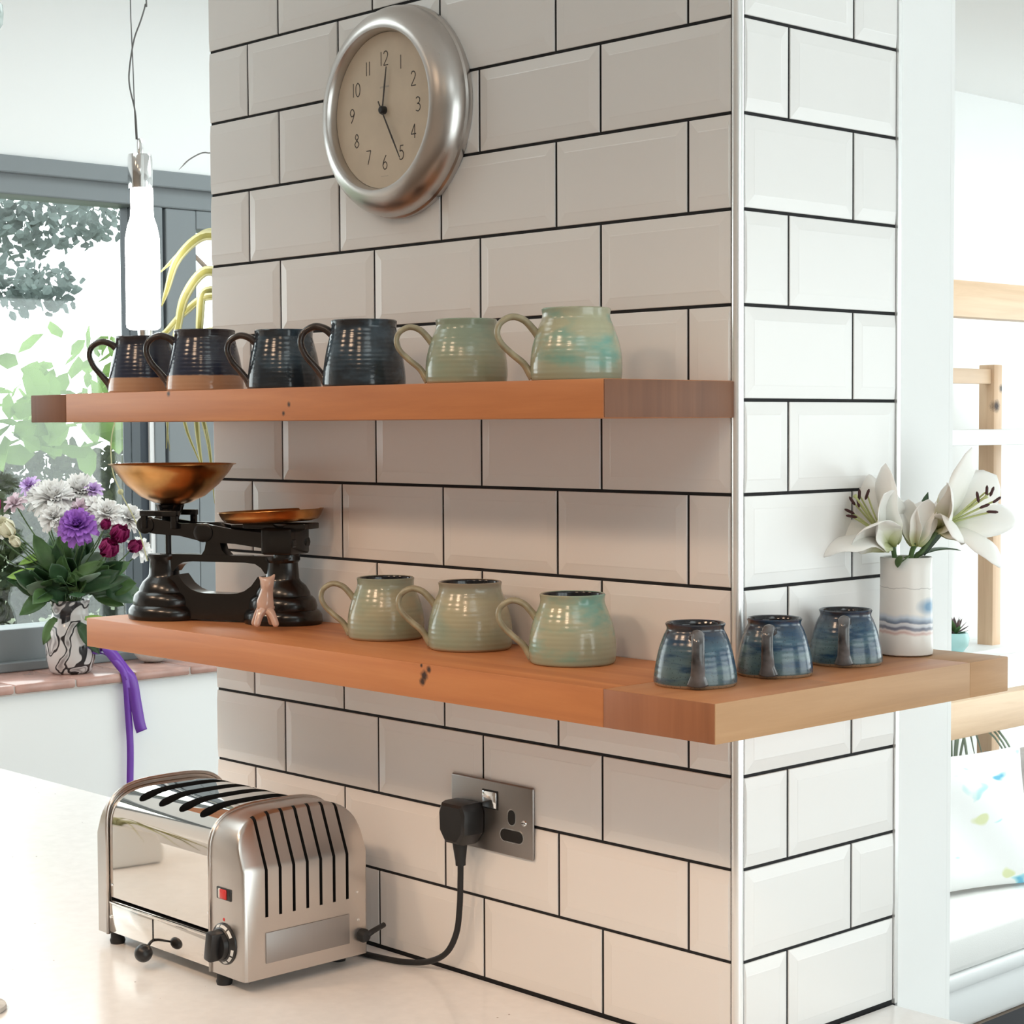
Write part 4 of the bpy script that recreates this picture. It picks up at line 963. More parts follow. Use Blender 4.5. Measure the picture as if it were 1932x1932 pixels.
def bloom_mesh(name, r, mat, rings, rg, cupped=False):
    """a head of overlapping petals; rings: (count, lean degrees, length, width)"""
    mb = MB()
    for cnt, lean, ln, wd in rings:
        o0 = rg.uniform(0, 6.28)
        for i in range(cnt):
            a = o0 + 2 * PI * i / cnt + rg.uniform(-0.15, 0.15); th = math.radians(lean + rg.uniform(-8, 8)); L_ = r * ln * rg.uniform(0.9, 1.08); w_ = r * wd
            rd = Vector((_c(a), _s(a), 0)); sd = Vector((-_s(a), _c(a), 0)); ph = rg.uniform(0, 6)
            def fn(u, v):
                t2 = th * (0.45 + 0.55 * u) if not cupped else th * (1.0 - 0.75 * u)
                c0 = (rd * _s(t2) + Vector((0, 0, 1)) * _c(t2)) * (L_ * u)
                w = w_ * (0.25 + 0.75 * _s(PI * min(1.0, 0.15 + 0.72 * u))); s = v - 0.5
                return c0 + sd * (w * s) + Vector((0, 0, 1)) * (0.25 * w * s * s * 4 * 0.4 + 0.05 * r * _s(9 * v + ph) * u)
            mb.grid(fn, 3, 3)
    return mb.mesh(name, mat, 180, fix=False)
rgb = random.Random(3)
HEADS = {
 'mum': ('whitepetal', [(18, 95, 0.95, 0.34), (18, 76, 1.0, 0.34), (16, 58, 0.98, 0.34), (14, 40, 0.95, 0.33), (11, 22, 0.92, 0.33), (6, 8, 0.9, 0.3)], False),
 'carnation': ('purplepetal', [(12, 98, 1.0, 0.5), (13, 78, 1.0, 0.48), (13, 58, 0.98, 0.45), (12, 38, 0.95, 0.42), (9, 20, 0.9, 0.4), (5, 6, 0.85, 0.38)], False),
 'rose': ('magentapetal', [(5, 62, 1.25, 1.0), (5, 46, 1.25, 0.9), (4, 30, 1.2, 0.75), (3, 14, 1.15, 0.6)], True),
 'lilac': ('lilacpetal', [(8, 88, 1.0, 0.5), (8, 60, 1.0, 0.5), (7, 34, 0.9, 0.45), (5, 12, 0.8, 0.4)], False),
 'freesia': ('creampetal', [(6, 58, 1.2, 0.8), (5, 30, 1.1, 0.7), (3, 12, 1.0, 0.5)], True),
 'small': ('pinkpetal', [(8, 86, 1.0, 0.45), (8, 55, 0.95, 0.42), (6, 22, 0.85, 0.4)], False),
 'smallwhite': ('whitepetal', [(9, 86, 1.0, 0.42), (9, 55, 0.95, 0.4), (6, 22, 0.85, 0.4)], False)}
HM = {k: bloom_mesh('bloom', 1.0, M[m_], rg_, rgb, cu_) for k, (m_, rg_, cu_) in HEADS.items()}
PXM = 1 / 835.0            # metres per photo pixel at the vase
NECK = BV + Vector((0, 0, 0.150 * BS))
FL = [  # kind, photo x, y, radius px, depth (towards viewer -), label
 ('carnation', 166, 984, 34, -0.095, 'large purple carnation at the front of the sill bouquet'),
 ('mum', 110, 938, 36, -0.030, 'big white chrysanthemum at the top centre of the bouquet'),
 ('mum', 150, 926, 34, 0.020, 'big white chrysanthemum at the crown, right of centre'),
 ('mum', 78, 935, 30, 0.030, 'white chrysanthemum at the crown, left of centre'),
 ('mum', 120, 968, 24, -0.075, 'white chrysanthemum just left of the purple carnation'),
 ('mum', 212, 962, 26, -0.060, 'white chrysanthemum just right of the purple carnation'),
 ('mum', 246, 972, 25, -0.020, 'white chrysanthemum above the magenta buds'),
 ('smallwhite', 262, 1030, 22, 0.000, 'white flower at the far right edge of the bouquet'),
 ('smallwhite', 185, 945, 18, -0.030, 'small white flower above the purple carnation'),
 ('lilac', 178, 918, 16, 0.000, 'small lilac flower at the top right of the bouquet'),
 ('lilac', 52, 912, 20, 0.040, 'small lilac flower at the top left of the bouquet'),
 ('small', 38, 942, 20, -0.030, 'pale pink flower beside the left magenta rose'),
 ('small', 160, 950, 18, -0.040, 'pale pink flower among the white crown'),
 ('rose', 8, 952, 22, -0.050, 'magenta rose at the left edge of the bouquet'),
 ('rose', 232, 1006, 21, -0.085, 'magenta rose bud, upper one of the right cluster'),
 ('rose', 216, 1030, 22, -0.100, 'magenta rose bud, lower one of the right cluster'),
 ('rose', 256, 1026, 15, -0.060, 'magenta rose bud, rightmost of the right cluster'),
 ('rose', 212, 984, 12, -0.085, 'tiny magenta bud above the right cluster'),
 ('freesia', 44, 996, 25, -0.085, 'cream freesia at the lower left of the bouquet'),
 ('freesia', 58, 1014, 15, -0.100, 'small cream freesia bud below the larger freesia'),
 ('freesia', 12, 1030, 20, -0.070, 'cream freesia drooping at the left edge'),
 ('smallwhite', 20, 975, 15, -0.050, 'small white flower above the cream freesia'),
 ('smallwhite', 5, 1000, 14, -0.030, 'small white flower at the lower left edge')]
NPX = Vector((130.0, 1133.0))
for kind, u, v, r, dep, lab in FL:
    p = NECK + Rh * ((u - NPX.x) * PXM) + Zh * ((NPX.y - v) * PXM) + Fh * dep
    t = thing('cut_flower', lab, 'flower', p, 0, 'flowers in the scrollwork vase')
    face = ((p - NECK).normalized() * 0.8 - Fh * 0.75 + Zh * 0.2).normalized()
    if kind == 'mum' and v < 945: face = (Zh * 0.9 - Fh * 0.5).normalized()
    if kind in ('rose', 'freesia'): face = ((p - NECK).normalized() - Fh * 0.25).normalized()
    h = obj('bloom', HM[kind], t); h.rotation_euler = face.to_track_quat('Z', 'Y').to_euler(); h.scale = (r * PXM * {'mum': 1.3, 'rose': 1.45, 'carnation': 1.15, 'freesia': 1.3}.get(kind, 1.25),) * 3
    q = NECK - p; mid = q * 0.45 + Zh * 0.02 - face * 0.02
    part('stem', MB().tube(spline([face * 0.002, -face * 0.03 + q * 0.1, mid + q * 0.15, q + Vector((rgb.uniform(-.02, .02), rgb.uniform(-.02, .02), -0.02))], 4), 0.0016, 6), M['stem'], t, 180)
fo = thing('bouquet_foliage', 'mixed green leaves filling the flower bouquet on the sill', 'leaves', NECK)
for i in range(120):
    a = rgb.uniform(0, 2 * PI); el = rgb.uniform(0.15, 1.25); rr = rgb.uniform(0.01, 0.10)
    d = Vector((_c(a) * _c(el), _s(a) * _c(el), _s(el)))
    if d.dot(Fh) > 0.55: continue
    p0 = d * rr + Zh * 0.01
    mt = rgb.choice(['leafdark', 'leafdark', 'leafmid', 'leafdark', 'leafgrey', 'leafmid'])
    blade('leaf', p0, (d + Vector((rgb.uniform(-.5, .5), rgb.uniform(-.5, .5), rgb.uniform(-.4, .3)))), rgb.uniform(0.06, 0.10), rgb.uniform(0.036, 0.056), M[mt], fo, rgb.uniform(-0.1, 0.4), n=5, nrm=-Fh + Vector((rgb.uniform(-.6, .6), rgb.uniform(-.6, .6), rgb.uniform(-.2, .8))))
for (du, dv, ddu, ddv, L_, W_, mt, dp) in ((60, 20, 1.0, -0.15, 0.085, 0.026, 'leafbright', -0.05), (48, 30, 0.7, -0.9, 0.075, 0.034, 'leafdark', -0.05), (-42, 20, -0.5, -0.9, 0.06, 0.03, 'leafmid', -0.04),
                                    (55, -30, 1.0, 0.45, 0.12, 0.036, 'leafdark', -0.06), (-60, -60, -1.0, 0.1, 0.09, 0.03, 'leafbright', -0.03), (35, -50, 0.8, 0.6, 0.10, 0.034, 'leafmid', -0.07), (-70, -95, -1.0, -0.2, 0.06, 0.02, 'leafbright', 0.0)):
    p0 = Rh * (du * PXM) - Zh * (dv * PXM) + Fh * dp - Rh * (0.045 if du > 0 else -0.045) * 0.6
    blade('leaf', p0, Rh * ddu + Zh * ddv, L_, W_, M[mt], fo, 0.15, n=6, nrm=-Fh + Zh * 0.3)
M['ribbon'] = plain('purple_satin_ribbon', (0.15, 0.035, 0.36, 1), 0.32, bump=0.1, bscale=40)
rb = thing('ribbon', 'purple satin ribbon trailing over the sill edge beside the vase', 'ribbon', (-2.36, 0.66, 1.06))
def ribbon(name, pts, w):
    P = spline([Vector(p) - Vector((-2.36, 0.66, 1.06)) for p in pts], 6)
    mb = MB(); k = 0
    for i, p in enumerate(P):
        t = (P[min(i + 1, len(P) - 1)] - P[max(i - 1, 0)]).normalized()
        s = Vector((0.25, 1, 0.25 * _s(i * 0.5))).normalized(); s = (s - t * s.dot(t)).normalized()
        mb.v += [tuple(p - s * w / 2), tuple(p + s * w / 2)]
        if i: mb.f.append((2 * i - 2, 2 * i - 1, 2 * i + 1, 2 * i)); mb.fm.append(0)
    o = mb.build(name, M['ribbon'], rb, 180); md = o.modifiers.new('thick', 'SOLIDIFY'); md.thickness = 0.0008
ribbon('ribbon_tail', [(-2.43, 0.612, 1.115), (-2.42, 0.64, 1.110), (-2.40, 0.665, 1.105), (-2.378, 0.690, 1.065), (-2.362, 0.705, 1.035), (-2.360, 0.715, 0.98), (-2.358, 0.722, 0.935), (-2.358, 0.728, 0.915)], 0.026)
ribbon('ribbon_tail', [(-2.43, 0.605, 1.118), (-2.415, 0.645, 1.100), (-2.392, 0.675, 1.085), (-2.366, 0.690, 1.045), (-2.366, 0.698, 0.96), (-2.366, 0.702, 0.88), (-2.366, 0.700, 0.80), (-2.366, 0.698, 0.72)], 0.016)
ribbon('ribbon_bow', [(-2.44, 0.600, 1.115), (-2.42, 0.625, 1.128), (-2.40, 0.650, 1.120), (-2.405, 0.645, 1.105), (-2.425, 0.615, 1.105)], 0.026)
M['stone'] = plain('grey_stone', (0.55, 0.54, 0.51, 1), 0.6, var=0.3, vscale=30)
sb_ = thing('stone_bowl', 'small shallow grey stone bowl on the sill right of the vase', 'bowl', (-2.50, 0.850, 1.0502))
MB().lathe([(0, 0.0), (0.018, 0.0), (0.032, 0.006), (0.042, 0.018), (0.044, 0.024), (0.041, 0.024), (0.03, 0.010), (0, 0.006)], 28).build('body', M['stone'], sb_, 50)

# ------------------------------------------------------------------ pendant lamps
M['milkglass'] = emit('glowing_milk_glass', (1, 0.98, 0.95, 1), 16.0)
M['cordgrey'] = plain('thin_grey_cord', (0.16, 0.16, 0.16, 1), 0.5)
PX0 = pix(271, 622, d=3.6)
pd_ = thing('pendant_lamp', 'white bottle-shaped pendant lamp glowing in front of the window', 'lamp', PX0)
sc_ = 3.6 / 3546.84
ZB = lambda v: (622 - v) * sc_
bot = [(0, 0.0), (0.026, 0.0), (0.0315, 0.004), (0.0325, 0.010), (0.0325, ZB(470)), (0.0322, ZB(450)), (0.028, ZB(428)), (0.0225, ZB(412)), (0.0212, ZB(395)), (0.0212, ZB(357)), (0, ZB(357))]
part('shade', MB().lathe(bot, 36), M['milkglass'], pd_, 50)
part('fitting', MB().lathe([(0, ZB(358)), (0.0225, ZB(358)), (0.0235, ZB(350)), (0.0235, ZB(300)), (0.0220, ZB(294)), (0.006, ZB(293)), (0.006, ZB(268)), (0.003, ZB(264)), (0, ZB(264))], 30, Matrix.Translation((-0.004, 0, 0))), M['chrome'], pd_, 40)
part('base_cap', MB().lathe([(0, -0.026), (0.012, -0.026), (0.013, -0.001), (0, 0.001)], 20, Matrix.Translation((0.003, 0, 0))), M['chrome'], pd_, 40)
def cord(cps):
    return [Rh * ((u - 271) * sc_) + Zh * ZB(v) for u, v in cps]
topz = H - PX0.z
part('wire', MB().tube(spline(cord([(262, 266), (260, 215), (258, 130), (256, 60), (255, 0)]) + [Rh * (-16 * sc_) + Zh * topz], 6), 0.0011, 6), M['cordgrey'], pd_, 180)
part('cable', MB().tube(spline(cord([(264, 266), (261, 215), (251, 165), (252, 130), (261, 80), (274, 45), (283, 15), (284, -10)]) + [Rh * (-2 * sc_) + Zh * topz], 6), 0.0015, 6), M['cordgrey'], pd_, 180)
part('ceiling_rose', MB().lathe([(0, topz - 0.02), (0.035, topz - 0.018), (0.04, topz - 0.0005), (0, topz - 0.0005)], 24), M['chrome'], pd_, 40)
P2 = pix(-14, 58, d=3.3)
p2 = thing('pendant_lamp', 'glass pendant lamp only just showing at the top left edge', 'lamp', P2)
M['greyglass'] = plain('grey_green_glass', (0.42, 0.50, 0.48, 1), 0.08, coat=0.5)
part('shade', MB().lathe([(0, 0.0), (0.012, 0.003), (0.018, 0.012), (0.0195, 0.03), (0.018, 0.045), (0.012, 0.052), (0, 0.053)], 28), M['greyglass'], p2, 60)
part('cable', MB().tube([(0, 0, 0.052), (0, 0, H - P2.z)], 0.0013, 6), M['cordgrey'], p2, 180)

# ------------------------------------------------------------------ spider plant behind the pillar
M['leafcream'] = plain('cream_leaf_margin', (0.46, 0.44, 0.24, 1), 0.5)
M['leafolive'] = plain('yellow_olive_leaf', (0.21, 0.19, 0.045, 1), 0.5, var=0.2, vscale=30)
M['potwhite'] = plain('white_ceramic_pot', (0.7, 0.7, 0.68, 1), 0.3)
SPB = pix(470, 640, d=3.75)
spp = thing('spider_plant', 'hanging spider plant with arching yellow striped leaves behind the pillar', 'plant', SPB)
part('pot', MB().lathe([(0, -0.16), (0.05, -0.16), (0.07, -0.03), (0.074, -0.02), (0.074, 0), (0.066, 0), (0.062, -0.03), (0, -0.03)], 30), M['potwhite'], spp, 40)
part('hanger', MB().tube([(0.0, 0.07, -0.01), (0, 0, 0.5), (0, 0, H - SPB.z)], 0.0012, 6).tube([(0.06, -0.036, -0.01), (0, 0, 0.5)], 0.0012, 6).tube([(-0.06, -0.036, -0.01), (0, 0, 0.5)], 0.0012, 6), M['cordgrey'], spp, 180)
s2 = 3.75 / 3546.84
def pleaf(cps, w, deps):
    """leaf through points given in photo pixels around the plant; deps: depth offsets"""
    P = spline([Rh * ((u - 470) * s2) + Zh * ((640 - v) * s2) + Fh * dd for (u, v), dd in zip(cps, deps)], 6)
    mb = MB(); n = len(P)
    for i, p in enumerate(P):
        t = (P[min(i + 1, n - 1)] - P[max(i - 1, 0)]).normalized(); s = t.cross(Fh + Zh * 0.2).normalized(); nn = s.cross(t)
        u = i / (n - 1); ww = 1.4 * w * min(1, 0.6 + u * 2) * (1 - u ** 3 * 0.92)
        for k in range(5):
            q = (k - 2) / 2; mb.v.append(tuple(p + s * (ww * q * 0.5) + nn * (0.22 * ww * abs(q))))
        if i:
            for k in range(4): mb.f.append((5 * i - 5 + k, 5 * i - 4 + k, 5 * i + 1 + k, 5 * i + k)); mb.fm.append(0 if k in (0, 3) else 1)
    o = mb.build('leaf', [M['leafcream'], M['leafolive']], spp, 180); md = o.modifiers.new('thick', 'SOLIDIFY'); md.thickness = 0.0005
LV = [([(470, 625), (440, 470), (397, 440), (350, 480), (308, 518)], 0.014), ([(468, 625), (445, 480), (395, 447), (345, 490), (318, 550), (306, 578)], 0.015),
      ([(470, 630), (440, 540), (396, 515), (355, 560), (335, 620), (325, 690), (318, 845)], 0.015), ([(468, 632), (440, 575), (396, 563), (350, 590), (320, 620), (305, 650), (310, 720), (318, 850)], 0.011),
      ([(470, 632), (430, 560), (392, 555), (382, 600), (376, 660), (380, 760), (398, 850)], 0.013), ([(470, 635), (420, 625), (385, 635), (372, 680), (368, 780), (376, 850), (390, 910)], 0.012),
      ([(472, 635), (420, 640), (392, 660), (384, 760), (395, 850), (401, 950)], 0.010), ([(475, 630), (520, 500), (580, 520), (610, 640)], 0.014), ([(475, 630), (500, 460), (540, 430), (590, 500)], 0.014),
      ([(470, 632), (430, 610), (380, 680), (350, 780), (384, 885)], 0.010)]
for cps, w in LV:
    k = len(cps); pleaf(cps, w, [0.02 * _s(i * 1.7 + len(cps)) - 0.02 for i in range(k)])
run = spline([Rh * ((u - 470) * s2) + Zh * ((640 - v) * s2) + Fh * 0.03 for u, v in ((468, 620), (430, 320), (393, 287), (360, 297), (337, 318))], 6)
part('runner', MB().tube(run, [0.0014] * (len(run) - 3) + [0.001, 0.0007, 0.0004], 6), M['cordgrey'], spp, 180, label='thin arching stem')
run = spline([Rh * ((u - 470) * s2) + Zh * ((640 - v) * s2) - Fh * 0.05 for u, v in ((466, 628), (400, 640), (290, 660), (226, 790), (217, 872), (233, 925), (262, 985), (282, 1055))], 6)
part('runner', MB().tube(run, 0.0012, 6).ball(run[-13], 0.006, 8, 6), M['leafcream'], spp, 180, label='pale trailing runner')

# ------------------------------------------------------------------ round grey disc on the worktop edge of view
dk = thing('trivet', 'grey round trivet at the lower left edge on the worktop', 'trivet', (-0.750, -0.519, 0.9102))
part('disc', MB().lathe([(0, 0), (0.036, 0), (0.038, 0.002), (0.037, 0.006), (0.032, 0.0075), (0, 0.007)], 36), M['stone'], dk, 40)

pt = thing('potted_plant', 'square white planter with trailing yellow leaves, mirrored in the toaster front', 'plant', (-1.32, -0.53, 0.9102))
part('pot', MB().rbox(-0.055, 0.055, -0.055, 0.055, 0, 0.095, 0.008), M['potwhite'], pt, 40)
for i in range(18):
    a = i * 2.399; d = Vector((_c(a), _s(a), 0)); hg = 0.10 + 0.05 * ((i * 7) % 5) / 4
    p = spline([d * 0.01 + Zh * 0.09, d * 0.05 + Zh * (0.09 + hg * 0.7), d * 0.12 + Zh * (0.08 + hg * 0.6), d * 0.19 + Zh * 0.07], 4)
    part('leaf', MB().tube(p, [0.006] * (len(p) - 3) + [0.004, 0.002, 0.0008], 5, 0, 0.3), M['leafolive'] if i % 2 else M['leafcream'], pt, 180)

# ------------------------------------------------------------------ living room seen past the pillar
M['whitefabric'] = plain('white_woven_fabric', (0.80, 0.79, 0.77, 1), 0.9, bump=0.25, bscale=300)
M['greyfabric'] = plain('grey_woven_fabric', (0.34, 0.31, 0.29, 1), 0.9, bump=0.3, bscale=260, var=0.1, vscale=60)
M['whiteboard'] = plain('white_board', (0.78, 0.79, 0.79, 1), 0.5)
db = thing('daybed', 'low white daybed with linen mattress beyond the pillar', 'bed', (-1.45, 2.2, 0))
part('plinth', MB().rbox(-0.44, 0.0, 0.0, 2.6, 0.0, 0.11, 0.004), M['whiteboard'], db, 40)
part('rail', MB().rbox(-0.445, 0.012, -0.01, 2.61, 0.112, 0.150, 0.006), M['whiteboard'], db, 40)
part('mattress', MB().rbox(-0.44, 0.004, 0.0, 2.6, 0.151, 0.262, 0.022, 0, 4), M['whitefabric'], db, 60)
def cushion(name, label, loc, rot, w, h, d, mat, group=None):
    t = thing(name, label, 'cushion', loc, 0, group); t.rotation_euler = rot
    mb = MB(); n = 14
    for sgn in (-1, 1):
        def fn(u, v):
            a, b = 2 * u - 1, 2 * v - 1
            e = max(0.0, (1 - a ** 4)) ** 0.5 * max(0.0, (1 - b ** 4)) ** 0.5
            pin = 1 - 0.06 * (1 - a * a) * abs(b) ** 3 - 0.0; pin2 = 1 - 0.06 * (1 - b * b) * abs(a) ** 3
            return Vector((a * w / 2 * pin2, sgn * d / 2 * e * (0.85 + 0.15 * _s(5 * a + 3 * b)), h / 2 + b * h / 2 * pin))
        mb.grid(fn, n, n)
    o = mb.build('cover', mat, t, 180); return t
def cushion_print():
    t = NT('white_cushion_with_blue_motifs'); inp(t.b, 'Roughness', 0.9)
    f = t.noise(t.coords('Object', (1, 1, 2)), 9, 1.5, 0.5, 0.6); g = t.noise(t.coords('Object', (1, 1, 1.4), (4, 2, 1)), 8, 1.5)
    c = t.ramp(f, [(0.0, (0.80, 0.80, 0.79, 1)), (0.66, (0.80, 0.80, 0.79, 1)), (0.69, (0.50, 0.72, 0.72, 1)), (0.76, (0.15, 0.45, 0.62, 1))])
    c = t.mix(t.ramp(g, [(0.70, (0, 0, 0, 1)), (0.74, (1, 1, 1, 1))]), c, (0.66, 0.69, 0.42, 1)); t.color(c); return t.m
M['motif'] = cushion_print()
cushion('cushion', 'white cushion with pale blue motifs leaning on the daybed', (-1.655, 3.03, 0.264), (math.radians(-14), 0, math.radians(74)), 0.52, 0.40, 0.13, M['motif'], 'daybed cushions')
cushion('cushion', 'plain grey linen cushion behind the patterned one', (-1.79, 3.62, 0.264), (math.radians(-8), 0, math.radians(86)), 0.46, 0.34, 0.12, M['greyfabric'], 'daybed cushions')
tag(MB().rbox(-1.42, 0.4, 2.35, 4.6, 0.0005, 0.012, 0.003).build('rug', M['rug'], None, 40), 'charcoal rug on the floor in front of the daybed', 'rug')
pn = thing('pine_frame', 'knotty pine shelf frame standing behind the daybed', 'shelf unit', (-1.94, 2.3, 0))
YP = lambda y: y - 2.3
part('front_rail', MB().rbox(-0.02, 0.04, YP(2.32), YP(4.3), 1.925, 2.035, 0.003), M['pine'], pn, 40)
part('front_rail', MB().rbox(-0.02, 0.04, YP(2.32), YP(4.3), 0.640, 0.755, 0.003), M['pine'], pn, 40)
part('front_post', MB().rbox(-0.02, 0.04, YP(3.80), YP(3.90), 0.0, 2.12, 0.003), M['pinez'], pn, 40)
part('front_post', MB().rbox(-0.02, 0.04, YP(2.30), YP(2.3199), 0.0, 2.1, 0.003), M['pinez'], pn, 40)
part('rear_post', MB().rbox(-0.32, -0.26, YP(3.985), YP(4.035), 0.0, 1.80, 0.003), M['pinez'], pn, 40)
part('rear_post', MB().rbox(-0.32, -0.26, YP(2.32), YP(2.40), 0.0, 1.80, 0.003), M['pinez'], pn, 40)
part('rear_rail', MB().rbox(-0.30, -0.27, YP(2.40), YP(3.985), 1.735, 1.785, 0.003), M['pine'], pn, 40)
part('shelf_board', MB().rbox(-0.34, 0.03, YP(2.34), YP(4.3), 1.535, 1.582, 0.003), M['whiteboard'], pn, 40, label='white painted shelf board')
part('ledge', MB().rbox(-0.40, -0.20, YP(2.34), YP(4.3), 0.822, 0.847, 0.003), M['whiteboard'], pn, 40, label='white ledge')
M['aqua'] = plain('aqua_glazed_pot', (0.40, 0.66, 0.66, 1), 0.3)
M['succulent'] = plain('dark_succulent_leaf', (0.12, 0.075, 0.075, 1), 0.5, var=0.5, vscale=60)
SU = Vector((-2.20, 3.755, 0.8472))
su = thing('succulent_plant', 'dark rosette succulent in a small aqua pot behind the vase', 'plant', SU)
part('pot', MB().lathe([(0, 0), (0.030, 0), (0.046, 0.02), (0.050, 0.045), (0.044, 0.062), (0.038, 0.062), (0.04, 0.045), (0, 0.045)], 24), M['aqua'], su, 50)
for i in range(18):
    a = i * 2.4; el = 0.2 + 1.2 * i / 18
    blade('leaf', Vector((0, 0, 0.055)), Vector((_c(a) * _c(el), _s(a) * _c(el), _s(el))), 0.055, 0.020, M['succulent'] if i % 5 else M['leafmid'], su, -0.15, n=4)
M['grassgrey'] = plain('pale_grey_green_blade', (0.38, 0.46, 0.36, 1), 0.5)
gp = thing('grassy_plant', 'pale arching grass-like plant behind the patterned cushion', 'plant', (-2.10, 3.60, 0.362))
part('pot', MB().lathe([(0, 0), (0.06, 0), (0.08, 0.11), (0.072, 0.11), (0, 0.09)], 24), M['potwhite'], gp, 40)
for i in range(16):
    a = rgb.uniform(0, 2 * PI); d = Vector((_c(a), _s(a), 0)); hgt = rgb.uniform(0.12, 0.2)
    p = spline([d * 0.01 + Zh * 0.09, d * 0.06 + Zh * (0.12 + hgt), d * 0.16 + Zh * (0.10 + hgt), d * 0.26 + Zh * (0.02 + hgt * 0.6)], 4)
    part('leaf', MB().tube(p, [0.004] * (len(p) - 3) + [0.003, 0.002, 0.0008], 5, 0, 0.35), M['grassgrey'], gp, 180)
sd = thing('plant_stand', 'white box stand under the grassy plant behind the daybed', 'stand', (-2.10, 3.60, 0))
part('box', MB().rbox(-0.12, 0.12, -0.16, 0.16, 0, 0.3618, 0.004), M['whiteboard'], sd, 40)

# ------------------------------------------------------------------ the garden outside the window
M['lawn'] = plain('lawn', (0.055, 0.075, 0.03, 1), 0.9, var=0.5, vscale=1.5)
gd = struct('ground_garden', MB().box(-30, -2.77, -20, 25, -0.3, -0.12), M['lawn'])
def leaves_mesh(n, ctr, rad, size, mat, seed, name='foliage'):
    rg = np.random.default_rng(seed)
    p = rg.normal(size=(n, 3)); p /= np.linalg.norm(p, axis=1)[:, None]; p *= (rg.random((n, 1)) ** 0.4); p = p * np.array(rad) + np.array(ctr)
    d = rg.normal(size=(n, 3)); d /= np.linalg.norm(d, axis=1)[:, None]; s = np.cross(d, rg.normal(size=(n, 3))); s /= np.linalg.norm(s, axis=1)[:, None]; nn = np.cross(d, s)
    L_ = size * rg.uniform(0.7, 1.3, (n, 1)); w = L_ * 0.32
    V = np.stack([p, p + d * L_ * .35 + s * w, p + d * L_ * .75 + s * w * .8, p + d * L_ - nn * L_ * .1, p + d * L_ * .75 - s * w * .8, p + d * L_ * .35 - s * w, p + d * L_ * .5 - nn * w * .35], 1).reshape(-1, 3)
    b = np.arange(n)[:, None] * 7
    F = np.concatenate([b + np.array([[0, 1, 6, 6]])[:, :3], b + np.array([[1, 2, 6]]), b + np.array([[2, 3, 6]]), b + np.array([[3, 4, 6]]), b + np.array([[4, 5, 6]]), b + np.array([[5, 0, 6]])])
    me = bpy.data.meshes.new(name); me.from_pydata(V.tolist(), [], F.tolist()); me.update(); me.materials.append(mat); return me
def leafmat(name, c, tr=0.35):
    t = NT(name); t.t.nodes.remove(t.b)
    df = t.n('ShaderNodeBsdfDiffuse'); tl = t.n('ShaderNodeBsdfTranslucent'); mx = t.n('ShaderNodeMixShader'); mx.inputs[0].default_value = tr
    f = t.noise(t.coords('Object'), 5, 2); col = t.ramp(f, [(0.35, tuple(x * 0.65 for x in c[:3]) + (1,)), (0.65, c)])
    t.l(col, df.inputs[0]); t.l(col, tl.inputs[0]); t.l(df.outputs[0], mx.inputs[1]); t.l(tl.outputs[0], mx.inputs[2]); t.l(mx.outputs[0], t.t.nodes['Material Output'].inputs[0]); return t.m
M['shrubleaf'] = leafmat('light_green_shrub_leaf', (0.19, 0.30, 0.09, 1))
M['hedgeleaf'] = leafmat('dull_green_hedge_leaf', (0.05, 0.06, 0.03, 1))
M['treeleaf'] = leafmat('blue_green_tree_leaf', (0.17, 0.21, 0.20, 1))
M['bark'] = plain('brown_bark', (0.09, 0.06, 0.04, 1), 0.9, var=0.4, vscale=10)
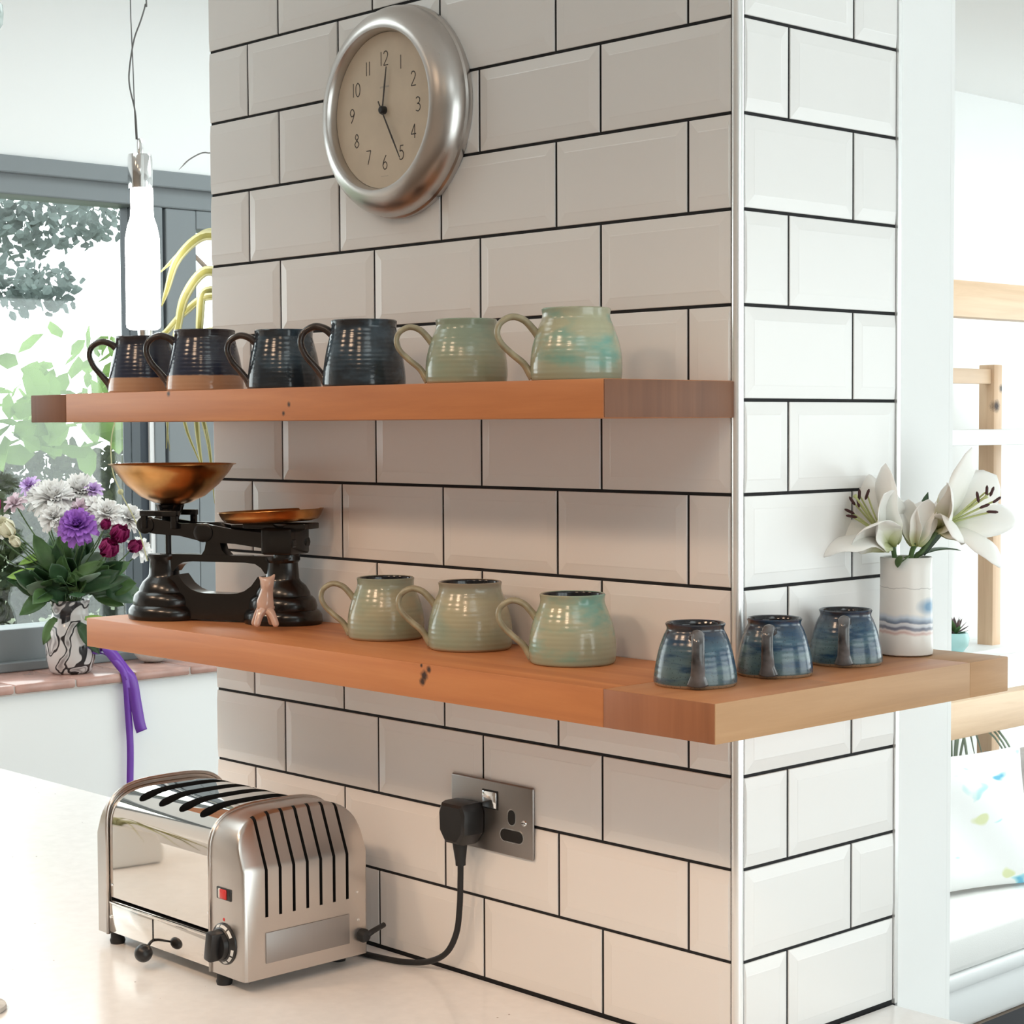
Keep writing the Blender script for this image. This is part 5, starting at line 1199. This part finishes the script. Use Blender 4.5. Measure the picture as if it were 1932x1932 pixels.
def shrub(name, label, loc, h, n, ctr, rad, size, mat, seed, stemr=0.03, group=None, side=0.0):
    """side: how far the root stands to the right (+) or left (-) of the crown"""
    loc = Vector(loc) + Rh * side; ctr = tuple(Vector(ctr) - Rh * side)
    t = thing(name, label, name.split('_')[-1], loc, 0, group)
    o = obj('foliage', leaves_mesh(n, ctr, rad, size, M[mat], seed), t)
    part('trunk', MB().tube([(0, 0, 0), (0.02, 0.01, h * 0.7), (ctr[0] * 0.7, ctr[1] * 0.7, ctr[2] - (0.15 if abs(side) < 0.1 else 0.0))], [stemr, stemr * 0.8, stemr * 0.4], 8), M['bark'], t, 180)
    return t
GB = 'garden plants outside the window'
a0 = pix(50, 800, d=6.2)
shrub('leafy_shrub', 'light green broad-leaved shrub close outside the window', (a0.x, a0.y, -0.12), 1.5, 60, (0, 0, a0.z + 0.10), (0.28, 0.30, 0.115), 0.115, 'shrubleaf', 11, 0.010, GB, -0.5)
a0 = pix(120, 690, d=7.6)
shrub('leafy_shrub', 'taller sparse light green shrub behind the navy mugs', (a0.x, a0.y, -0.12), 1.6, 60, (0, 0, a0.z + 0.05), (0.35, 0.45, 0.22), 0.10, 'shrubleaf', 12, 0.010, GB, 0.9)
a0 = pix(110, 960, d=9.0)
shrub('dark_hedge', 'dull green hedge low in the window behind the bouquet', (a0.x, a0.y, -0.12), 0.6, 9000, (0, 0, a0.z + 0.0), (0.8, 1.9, 0.42), 0.06, 'hedgeleaf', 13, 0.03, GB)
a0 = pix(40, 420, d=14)
shrub('garden_tree', 'blue-green tree at the top of the window', (a0.x, a0.y, -0.12), a0.z, 520, (0, 0, a0.z + 0.12), (0.45, 0.8, 0.27), 0.095, 'treeleaf', 14, 0.05, GB, -1.6)
a0 = pix(190, 405, d=17)
shrub('garden_tree', 'smaller blue-green tree top beside the pendant lamp', (a0.x, a0.y, -0.12), a0.z, 170, (0, 0, a0.z + 0.12), (0.5, 0.55, 0.24), 0.10, 'treeleaf', 15, 0.04, GB, 1.6)
a0 = pix(50, 535, d=11)
shrub('garden_tree', 'blue-green bush in mid window left of the pendant lamp', (a0.x, a0.y, -0.12), a0.z, 300, (0, 0, a0.z + 0.1), (0.3, 0.36, 0.15), 0.07, 'treeleaf', 16, 0.03, GB, -1.0)
